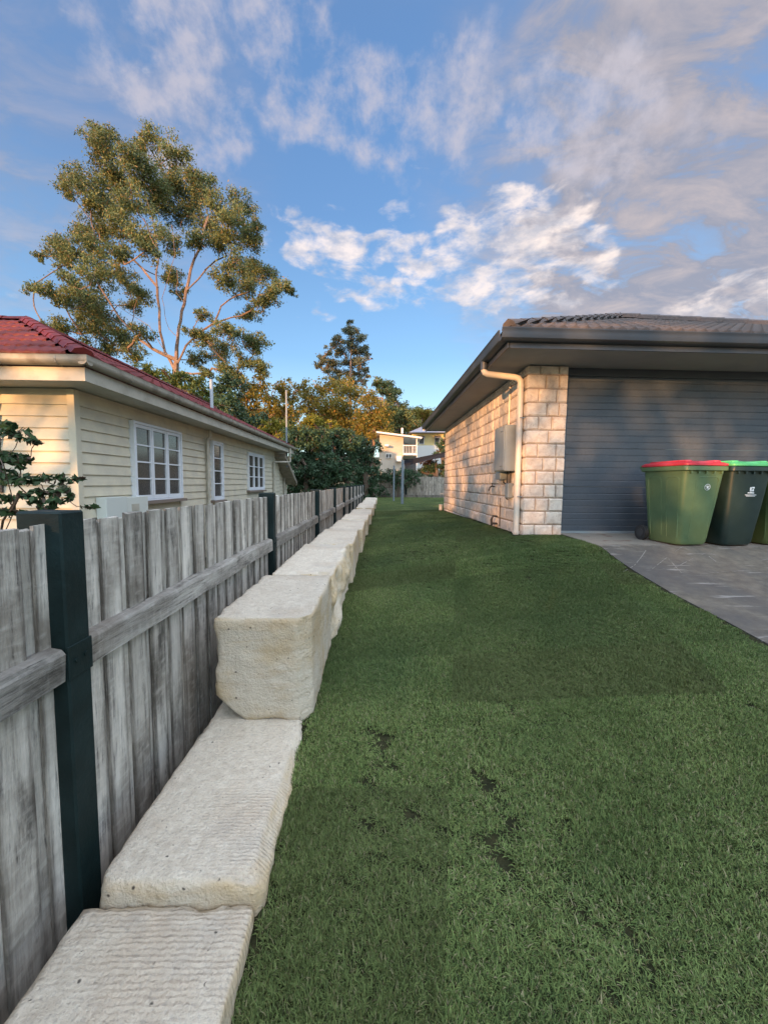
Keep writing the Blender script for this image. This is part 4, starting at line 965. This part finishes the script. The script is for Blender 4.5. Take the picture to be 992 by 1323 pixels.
simple('dark_tree', 'dark green tree in shade between the white vent pipe and the mast', 30, [(285,505,14),(300,500,14),(300,525,16),(315,540,15),(285,530,14),(325,555,14),(335,545,12),(270,540,12),(345,565,12),(310,560,14),(275,555,14)], M_dark, 300, .12)
simple('yellow_bush', 'sunlit yellow bush just left of the mast above the dark hedge', 27, [(342,552,8),(354,546,9),(366,552,9),(352,560,8),(376,556,7),(364,563,8),(340,562,7)], M_yellow, 420, .09, cat='bush')
simple('yellow_bush', 'sunlit yellow green bush right of the mast above the dark hedge', 27, [(390,550,9),(403,545,9),(416,551,9),(428,548,7),(400,558,9),(416,562,9),(387,561,7),(432,558,8)], M_yellow, 420, .09, cat='bush')
def grid_cl(x0, x1, yt, yb, r, st):
    L = []; y_ = yb
    while y_ > yt:
        x_ = x0
        while x_ < x1: L.append((x_ + nr.uniform(-3, 3), y_ + nr.uniform(-3, 3), r*nr.uniform(.8, 1.25))); x_ += st
        y_ -= st
    return L
simple('dense_shrub', 'dense dark green shrub next to the end of the weatherboard house', 21.5, grid_cl(374, 424, 562, 640, 10, 11), M_dark, 520, .075, cat='shrub', depth=.9, aspect=2)
simple('dense_shrub', 'broad dark green shrub in the middle of the hedge beyond the fence', 22.5, grid_cl(420, 464, 560, 640, 10, 11), M_dark, 520, .075, cat='shrub', depth=.9, aspect=2)
simple('dense_shrub', 'dark green shrub at the right end of the hedge beside the cream building', 24, grid_cl(460, 490, 568, 645, 9, 10), M_dark, 520, .075, cat='shrub', depth=.9, aspect=2)
simple('climbing_vine', 'dark vine hanging over the left part of the far back fence', 25.2, grid_cl(490, 540, 604, 622, 5, 6) + [(495,630,5),(500,638,4),(512,628,4),(533,624,4),(527,628,4),(490,635,5)], M_dark, 900, .05, cat='vine', depth=.15, trunk=.05)
simple('garden_bush', 'dark bush behind the back fence beside the garage wall', 28, [(552,606,7),(563,604,7),(572,602,6),(545,610,6),(560,613,6),(572,612,6),(580,606,6)], M_dark, 600, .07, cat='bush', depth=.4)
simple('sunlit_bush', 'orange sunlit bush under the dark shade sail', 30, [(549,598,5),(556,596,5),(563,599,5),(553,602,5),(560,603,4),(568,602,3)], M_orange, 700, .07, cat='bush', depth=.4)  # low sun's orange painted into the leaves, not flowers
simple('garden_tree', 'small leafy tree in front of the yellow house by the garage gutter', 33, [(567,577,5),(573,570,5),(572,583,5),(564,585,4),(578,577,6),(577,563,5)], M_dark, 500, .08, depth=.5)
# filler wood behind everything
tagl = []
for i in range(9):
    px = 260 + i*36; D = 75 + (i % 3)*8
    simple('far_gum_tree', 'distant olive tree in the wooded slope behind the yards', D, [(px + nr.uniform(-12, 12), 545 + nr.uniform(-10, 25), nr.uniform(9, 14)) for _ in range(9)], M_gum, 80, .25)

# unseen trees added behind the camera, clumps placed to shade and dapple the yard
def shade_tree(name, label, x, y_, clumps, trunk=.2):
    zb = Zg(x, y_); t = thing(name, label, 'tree', (x, y_, zb), 'unseen trees added behind the camera for shade')
    nodes = [(x, y_, zb)]; par = [-1]; nodes.append((x, y_, zb + 1.8)); par.append(0)
    for c in clumps: nodes.append(tuple(c[:3])); par.append(1)
    obj('trunk', limbs_mesh(nodes, par, [trunk] + [trunk*.7] + [.05]*len(clumps), M_bark, 'trunk'), t)
    V, Fc, ti = leaves([c[:3] for c in clumps], [c[3] for c in clumps], 150, .16, 2.2, .4, .8)
    o = obj('crown', npmesh('crown', V, Fc, M_gum, False, {'tint': ti}), t); o['kind'] = 'stuff'
def rowc(x0, x1, z0, z1, r, st, keep_=1.):
    return [(a + nr.uniform(-.3, .3), -20 + nr.uniform(-.8, .8), z + nr.uniform(-.2, .2), r*nr.uniform(.8, 1.2)) for a in np.arange(x0, x1, st) for z in np.arange(z0, z1, st*.85) if nr.uniform() < keep_]
shade_tree('shade_tree', 'rounded unseen tree added to shade the lower end wall', -24.5, -20, rowc(-30, -19.2, -1.6, 4.9, .95, 1.15) + rowc(-26, -19.4, 5.3, 8.0, .5, .95, .5))
shade_tree('shade_tree', 'loose crowned unseen tree with leaf gaps, added to dapple the block wall', -16.5, -20, rowc(-19.2, -12.4, -1.6, 4.3, .95, 1.1) + rowc(-19.2, -13.6, 4.0, 7.6, .50, .95, .62))
shade_tree('shade_tree', 'dense tall unseen tree added to shade the garage and driveway', -10, -20, rowc(-13.6, -4.5, -1.6, 9.2, .98, 1.15, .93))
# shrub in front of the sunlit wall, left edge
sh = [(8,548,9),(22,560,12),(40,568,8),(48,572,6),(8,590,13),(25,597,11),(38,592,7),(5,612,9),(18,622,11),(40,620,10),(60,618,9),(80,621,8),(96,620,6),(107,619,4),(58,636,11),(78,633,9),(90,641,7),(70,648,10),(45,648,8),(30,640,8),(10,645,8),(12,662,9),(35,665,8),(60,658,8),(112,655,4),(122,654,4)]
shb = atY(-10, 700, 3.1)
tree('leafy_shrub', 'dark leafy shrub poking over the fence in front of the sunlit end wall', 'shrub', 3.0, (shb.x, 3.05, -1.3), [[(-20, 800), (0, 700), (25, 640)], [(0, 700), (5, 600), (10, 560)]], sh, M_shrub, M_twig, per=11000, size=.030, depth=.25, trunk_r=.009, tip=.003, aspect=2.0, droop=.5, flat=.5, rs=1.15, dens_twigs=4)

# ---------------------------------------------------------------- back fence, posts, sail
bf = thing('back_fence', 'brown paling fence across the far end of the lawn', 'fence', (1, 25.7, -.3))
pm = []
for q in range(5):
    mb = MB(); mb.box(-.047, .047, 0, .015, 0, 1.42 + q*.01); pm.append(mb.mesh('paling', M_farboard))
x = -1.6
while x < 6.0:
    o = obj('paling', pm[nr.randint(5)], bf, (x, 25.8 + nr.uniform(0, .012), -.25), (0, nr.uniform(-.006, .006), 0)); x += .1
for zz in (.05, .95):
    mb = MB(); mb.box(-1.6, 6, 25.82, 25.87, zz, zz + .07); mb.build('rail', M_farboard, bf)
for xx in (-1.2, 2.05 - .0, 5.0):
    mb = MB(); mb.box(xx - .05, xx + .05, 25.7, 25.79, -.3, 1.2, bev=.004); mb.build('post', M_green, bf)
for xx, sl_ in zip((-1.6, .2, 2.0, 3.8), ('weathered edging sleeper under the vine at the left end of the back fence', 'weathered edging sleeper directly behind the two bare metal posts', 'pale edging sleeper below the open palings of the back fence', 'edging sleeper running behind the corner of the brick garage')):
    mb = MB(); mb.box(xx, xx + 1.78, 25.5, 25.6, -.22, -.02, bev=.01); tag(mb.build('timber_sleeper', M_farboard), sl_, 'sleeper', 'edging sleepers along the back fence')
p1 = atY(519.5, 651, 16.6); p2 = atY(519.5, 595, 16.6)
mb = MB(); mb.box(p1.x - .055, p1.x + .055, 16.55, 16.66, float(g(1, 17)) - .1, p2.z, bev=.008); mb.box(p1.x - .065, p1.x + .065, 16.54, 16.67, p2.z - .002, p2.z + .02); tag(mb.build('steel_post', M_galv), 'thicker and taller of two bluish galvanised posts on the far lawn', 'post', 'bare posts at the far end of the lawn')
p1 = atY(508.5, 645, 19.5); p2 = atY(508.5, 602, 19.5)
mb = MB(); mb.tube([(p1.x, 19.5, float(g(1, 19)) - .1), (p1.x, 19.5, p2.z)], .04, 10); mb.tube([(p1.x, 19.5, p2.z), (p1.x, 19.5, p2.z + .02)], .045, 10); tag(mb.build('steel_post', M_galv, None, True), 'thinner and shorter round post on the far lawn, left of the thick one', 'post', 'bare posts at the far end of the lawn')
sail = thing('shade_sail', 'dark grey shade sail slung between posts behind the back fence', 'shade sail', (3, 27, 0))
a, b, c, d_ = atY(521, 596, 27.0), atY(580, 583, 27.6), atY(580, 590, 30), atY(524, 602, 27.2)
mb = MB(); mb.add([tuple(atY(520, 595, 27)), tuple(atY(585, 582, 27.4)), tuple(atY(585, 589, 27.2)), tuple(atY(555, 594, 27.1)), tuple(atY(524, 602, 27)), tuple(atY(523, 594.5, 29)), tuple(atY(583, 583.5, 30))], [(0, 1, 2, 3, 4), (0, 5, 6, 1)]); mb.build('sail', mat('sail cloth', (.018, .020, .026), .9, spec=.1), sail)
mb = MB(); q = atY(522, 600, 27.05); mb.tube([(q.x, 27.05, -.2), tuple(q)], .04, 8); q = atY(584, 590, 27.45); mb.tube([(q.x, 27.45, -.2), tuple(q)], .04, 8); mb.build('post', M_galv, sail)

# ---------------------------------------------------------------- far houses
def W(px, py, D): return atY(px, py, D)
def bxpx(mb, px0, px1, py0, py1, D0, D1):
    a = W(px0, py1, D0); b = W(px1, py0, D0); mb.box(a.x, b.x, D0, D1, a.z, b.z)
ch = thing('cream_building', 'flat roofed cream building with an open undercover balcony on its right', 'house', tuple(W(510, 612, 40)))
M_far1 = mat('far render', (.46, .40, .33), .8, vary=(1.5, (.40, .35, .29), .4, .7)); M_farw = mat('far white', (.72, .71, .68), .6); M_fard = mat('far dark', (.05, .05, .052), .5)
mb = MB(); bxpx(mb, 490, 521, 562, 614, 40, 46); mb.build('wall', M_far1, ch)
mb = MB(); a = W(486, 557, 39.3); b = W(545, 564.5, 39.3); mb.add([(a.x, 39.3, a.z), (b.x, 39.3, b.z), (b.x, 39.3, b.z - .16), (a.x, 39.3, a.z - .16), (a.x, 47, a.z), (b.x, 47, b.z), (b.x, 47, b.z - .16), (a.x, 47, a.z - .16)], [(0, 1, 2, 3), (0, 4, 5, 1), (3, 2, 6, 7), (1, 5, 6, 2), (0, 3, 7, 4), (4, 7, 6, 5)]); mb.build('roof', M_farw, ch)
mb = MB(); bxpx(mb, 521, 539, 585.5, 588, 39.4, 46); mb.build('balcony_floor', M_farw, ch)
mb = MB(); bxpx(mb, 521, 539, 566, 614, 46, 46.2); mb.build('balcony_back_wall', mat('far shade wall', (.13, .12, .12), .8), ch)  # dark colour stands for the shade inside the open balcony
for q in ((537.5, 539, 564, 585), (537.5, 539, 588, 614), (532.8, 533.4, 576, 585)):
    mb = MB(); bxpx(mb, *q, 39.6, 39.75); mb.build('balcony_post', M_farw, ch)
mb = MB(); bxpx(mb, 521, 538, 575, 576, 39.6, 39.66); mb.build('balcony_rail', M_farw, ch)
for q in range(8): mb = MB(); bxpx(mb, 522 + q*2, 522.5 + q*2, 576, 585.5, 39.61, 39.65); mb.build('baluster', M_farw, ch)
mb = MB(); bxpx(mb, 498, 506, 586, 592, 39.9, 39.98); wo = mb.build('window', M_farw, ch)
mb = MB(); bxpx(mb, 498.6, 501.6, 586.8, 591.2, 39.86, 39.9); mb.build('pane', M_fard, wo)
mb = MB(); bxpx(mb, 502.6, 505.4, 586.8, 591.2, 39.86, 39.9); mb.build('pane', M_fard, wo)
mb = MB(); bxpx(mb, 497, 502, 574, 576.5, 39.2, 39.98); mb.build('window_hood', M_farw, ch)
mb = MB(); bxpx(mb, 512, 519, 589, 596, 39.5, 39.98); mb.build('wall_unit', M_farw, ch)
mb = MB(); mb.tube([tuple(W(519.5, 560, 42)), tuple(W(519.5, 553, 42))], .12, 8); mb.build('flue', M_farw, ch)
yh = thing('yellow_house', 'pale yellow house with grey hip roof above a white lower storey', 'house', tuple(W(555, 590, 52)))
M_yel = mat('yellow render', (.62, .50, .24), .8, vary=(1, (.55, .44, .2), .4, .7)); M_groof = mat('grey roof', (.36, .34, .38), .6)
mb = MB(); bxpx(mb, 532, 600, 558, 576, 52, 62); mb.build('wall', M_yel, yh)
mb = MB(); bxpx(mb, 529, 600, 576, 612, 51.5, 62); mb.build('lower_wall', mat('far white wall', (.55, .55, .53), .8), yh)
a, b, c_, d_ = W(528, 558.5, 51), W(604, 558.5, 51), W(545, 551, 57), W(590, 551, 57)
mb = MB(); mb.add([tuple(a), tuple(b), tuple(d_), tuple(c_), (a.x, 63, a.z), (b.x, 63, b.z)], [(0, 1, 2, 3), (0, 3, 4), (1, 5, 2), (3, 2, 5, 4), (0, 4, 5, 1)]); mb.build('roof', M_groof, yh)
for q in ((541, 548, 564, 574), (561, 568, 564, 575)):
    mb = MB(); bxpx(mb, *q, 51.9, 51.98); wo = mb.build('window', M_farw, yh)
    mb = MB(); bxpx(mb, q[0] + .6, q[1] - .6, q[2] + .8, q[3] - .8, 51.85, 51.9); mb.build('pane', M_fard, wo)
    mb = MB(); a = W(q[0] - .5, q[2], 51.95); b = W(q[1] + .5, q[2], 51.95); mb.add([(a.x, 51.95, a.z + .1), (b.x, 51.95, b.z + .1), (b.x, 51.2, b.z - .3), (a.x, 51.2, a.z - .3)], [(0, 1, 2, 3)]); mb.build('awning', M_sill, wo)

# ---------------------------------------------------------------- grass: tufts of real blades instanced over the lawn
def grass_mat():
    m = mat('grass blade', (.05, .1, .03), .6, spec=.12); k, b = nodes_of(m)
    at = k.new('ShaderNodeAttribute'); at.attribute_name = 'tint'; f = at.outputs['Fac']; gg_ = k.new('ShaderNodeNewGeometry'); P_ = gg_.outputs['Position']
    c = k.mix(k.mapr(f, 0, .75), (.078, .140, .044), (.25, .33, .11))
    c = k.mix(k.mapr(f, .80, .84), c, (.17, .18, .065)); c = k.mix(k.mapr(f, .935, .945), c, (.36, .32, .19)); c = k.mix(k.mapr(f, .14, .20, .85, 0), c, (.026, .032, .014))
    n = k.noise(P_, 1.3, 4, .6); c = k.mix(k.mapr(n, .5, .66, 0, .45), c, (.08, .12, .035))
    n = k.noise(P_, .7, 3, .5); c = k.mix(k.mapr(n, .44, .6, 0, .4), c, (.045, .10, .04))
    rt_ = k.new('ShaderNodeMapping'); k.link(P_, rt_.inputs[0]); rt_.inputs['Rotation'].default_value = (0, 0, R(4)); rt_.inputs['Scale'].default_value = (.62, 1.9, 0)
    wn = k.new('ShaderNodeTexWhiteNoise'); wn.noise_dimensions = '3D'; k.link(k.vmath('FLOOR', rt_.outputs[0]), wn.inputs['Vector'])
    c = k.mix(k.mapr(wn.outputs['Value'], 0, 1, 0, .55), c, (.045, .072, .026)); c = k.mix(k.mapr(wn.outputs['Value'], .7, 1, 0, .25), c, (.17, .17, .07))
    k.put(b.inputs['Base Color'], c)
    tr = k.new('ShaderNodeBsdfTranslucent'); k.put(tr.inputs[0], c); mx = k.new('ShaderNodeMixShader'); mx.inputs[0].default_value = .22
    k.link(b.outputs[0], mx.inputs[1]); k.link(tr.outputs[0], mx.inputs[2])
    o = next(n for n in m.node_tree.nodes if n.type == 'OUTPUT_MATERIAL'); k.link(mx.outputs[0], o.inputs[0])
    return m
M_grass = grass_mat()
def tuft(n, half):
    base_ = nr.uniform(-half, half, (n, 2)); az = nr.uniform(0, 2*math.pi, n); 
    L = nr.uniform(.014, .035, n); lean = nr.uniform(.4, 1.8, n); wd = nr.uniform(.0011, .0024, n)
    dirx, diry = np.cos(az), np.sin(az); px_, py_ = -diry, dirx
    V = np.zeros((n, 5, 3)); h1, h2 = L*.55, L
    for q, (t, wf) in enumerate(((0, 1.), (.5, .85))):
        r_ = L*t*np.sin(lean*.6)*1.0; z_ = L*t*np.cos(lean*.6)
        for s_, sg in ((0, -1), (1, 1)):
            V[:, q*2 + s_, 0] = base_[:, 0] + dirx*r_ + px_*wd*wf*sg; V[:, q*2 + s_, 1] = base_[:, 1] + diry*r_ + py_*wd*wf*sg; V[:, q*2 + s_, 2] = z_
    r_ = L*.5*np.sin(lean*.6) + L*.5*np.sin(lean*1.15); z_ = L*.5*np.cos(lean*.6) + L*.5*np.cos(lean*1.15)
    V[:, 4, 0] = base_[:, 0] + dirx*r_; V[:, 4, 1] = base_[:, 1] + diry*r_; V[:, 4, 2] = z_
    V = V.reshape(-1, 3); b5 = (np.arange(n)*5)[:, None]
    T = np.concatenate([b5 + np.array([[0, 1, 3]]), b5 + np.array([[0, 3, 2]]), b5 + np.array([[2, 3, 4]])], 0)
    return npmesh('tuft', V, T, M_grass, False, {'tint': np.repeat(nr.uniform(0, 1, n), 5)})
gc = bpy.data.collections.new('tuft_source')
for q in range(8): gc.objects.link(bpy.data.objects.new('tuft', tuft(250, .055)))
# bare seams between the turf rolls: (x0,y0,x1,y1,width)
def gp_(px, py, z=-.5):
    p = atZ(px, py, z)
    for _ in range(6): z = float(g(p.x, p.y)); p = atZ(px, py, z)
    return p.x, p.y
seams = []
def seam(p0, p1, wd, st): a = gp_(*p0); b = gp_(*p1); seams.append((a[0], a[1], b[0], b[1], wd, st))
seam((478, 950), (475, 1085), .05, .95); seam((490, 955), (515, 1010), .05, .8); seam((475, 1085), (475, 1140), .03, .5); seam((555, 1135), (710, 1150), .035, .8); seam((640, 1060), (650, 1145), .05, .8); seam((620, 1040), (700, 1075), .10, .5)
seam((530, 1060), (640, 1040), .13, .55); seam((745, 1150), (800, 1290), .03, .7); seam((455, 1140), (745, 1150), .03, .65); seam((630, 870), (660, 930), .035, .7); seam((460, 1250), (470, 1220), .05, .4); seam((870, 860), (905, 875), .03, .5)
seam((690, 700), (650, 930), .025, .5); seam((560, 700), (520, 950), .02, .5); seam((480, 950), (992, 905), .02, .4); seam((440, 800), (800, 770), .02, .4); seam((580, 760), (592, 790), .02, .6); seam((930, 1050), (992, 1110), .03, .5); seam((990, 925), (975, 915), .04, .7); seam((745, 1150), (700, 950), .03, .5); seam((780, 1180), (830, 1230), .05, .5)
def seam_k(x, y):
    kk = np.zeros_like(x)
    for (x0, y0, x1, y1, wd, st) in seams:
        dx, dy_ = x1 - x0, y1 - y0; t = np.clip(((x - x0)*dx + (y - y0)*dy_)/(dx*dx + dy_*dy_ + 1e-9), 0, 1)
        d_ = np.hypot(x - x0 - t*dx, y - y0 - t*dy_); kk = np.maximum(kk, st*np.clip(1.6 - d_/wd, 0, 1))
    return kk
pts = []
def fill(x0, x1, y0, y1, st):
    xs_, ys_ = np.meshgrid(np.arange(x0, x1, st), np.arange(y0, y1, st)); q = np.stack([xs_.ravel(), ys_.ravel()], 1) + nr.uniform(-st*.4, st*.4, (xs_.size, 2)); return q
def keep(q):
    x, y = q[:, 0], q[:, 1]; left = np.where(y < 19.6, sr(y) - .015, -1.2) + .02*np.sin(y*7)
    right = np.where(y < 5.62, 2.745 + .012*np.sin(y*9) + .01*np.sin(y*23), np.where(y < 12.25, 2.11, 8.))
    pipe = (y > 5.5) & (y < 5.62) & (x > 2.1)
    return q[(x > left) & (x < right) & ~pipe]
A = keep(fill(-.5, 2.9, -.2, 5.0, .047)); nA = len(A); B = keep(fill(-.5, 2.9, 5.0, 12.3, .075)); Cc = keep(fill(-1.2, 8, 12.3, 25.6, .13)); Z0 = keep(fill(-.5, 2.9, -3, -.2, .16))
Q = np.concatenate([A, B, Cc, Z0]); big = np.concatenate([np.full(len(A), .85), np.full(len(B), 1.15), np.full(len(Cc), 1.7), np.full(len(Z0), 1.6)])
sk = seam_k(Q[:, 0], Q[:, 1]); kp = nr.uniform(size=len(Q)) > sk*.58; Q, big, sk = Q[kp], big[kp], sk[kp]
zz = g(Q[:, 0], Q[:, 1])
hz = .8 + .45*np.array([mn.noise(Vector((a*1.6, b*1.6, 0))) for a, b in Q]); hz = hz*(1 - .45*np.clip(sk, 0, 1))*np.where(Q[:, 1] < 5, 1., np.where(Q[:, 1] < 12.3, .75, .6))
me = npmesh('grass', np.stack([Q[:, 0], Q[:, 1], zz - .003], 1), [], None)
a_ = me.attributes.new('scl', 'FLOAT_VECTOR', 'POINT'); a_.data.foreach_set('vector', np.stack([big, big, hz*np.where(big > 1.2, 1.1, 1.)], 1).astype(np.float32).ravel())
a_ = me.attributes.new('rz', 'FLOAT_VECTOR', 'POINT'); rz_ = np.zeros((len(Q), 3), dtype=np.float32); rz_[:, 2] = nr.uniform(0, 6.283, len(Q)); a_.data.foreach_set('vector', rz_.ravel())
a_ = me.attributes.new('pick', 'INT', 'POINT'); a_.data.foreach_set('value', nr.randint(0, 8, len(Q)).astype(np.int32))
go = obj('grass', me); tag(go, 'freshly laid dark green turf covering the yard', 'grass', kind='stuff')
nt = bpy.data.node_groups.new('grass_instances', 'GeometryNodeTree'); nt.interface.new_socket('Geometry', in_out='INPUT', socket_type='NodeSocketGeometry'); nt.interface.new_socket('Geometry', in_out='OUTPUT', socket_type='NodeSocketGeometry')
gi, gout = nt.nodes.new('NodeGroupInput'), nt.nodes.new('NodeGroupOutput'); ip = nt.nodes.new('GeometryNodeInstanceOnPoints'); ci = nt.nodes.new('GeometryNodeCollectionInfo')
ci.inputs['Collection'].default_value = gc; ci.inputs['Separate Children'].default_value = True; ci.inputs['Reset Children'].default_value = True
def na(nm, ty):
    n = nt.nodes.new('GeometryNodeInputNamedAttribute'); n.data_type = ty; n.inputs['Name'].default_value = nm; return n.outputs['Attribute']
nt.links.new(gi.outputs[0], ip.inputs['Points']); nt.links.new(ci.outputs[0], ip.inputs['Instance']); ip.inputs['Pick Instance'].default_value = True
nt.links.new(na('pick', 'INT'), ip.inputs['Instance Index']); nt.links.new(na('rz', 'FLOAT_VECTOR'), ip.inputs['Rotation']); nt.links.new(na('scl', 'FLOAT_VECTOR'), ip.inputs['Scale'])
nt.links.new(ip.outputs[0], gout.inputs[0]); md = go.modifiers.new('tufts', 'NODES'); md.node_group = nt
print('blocks', nblk, 'tufts', len(Q), 'tiles', cnt)
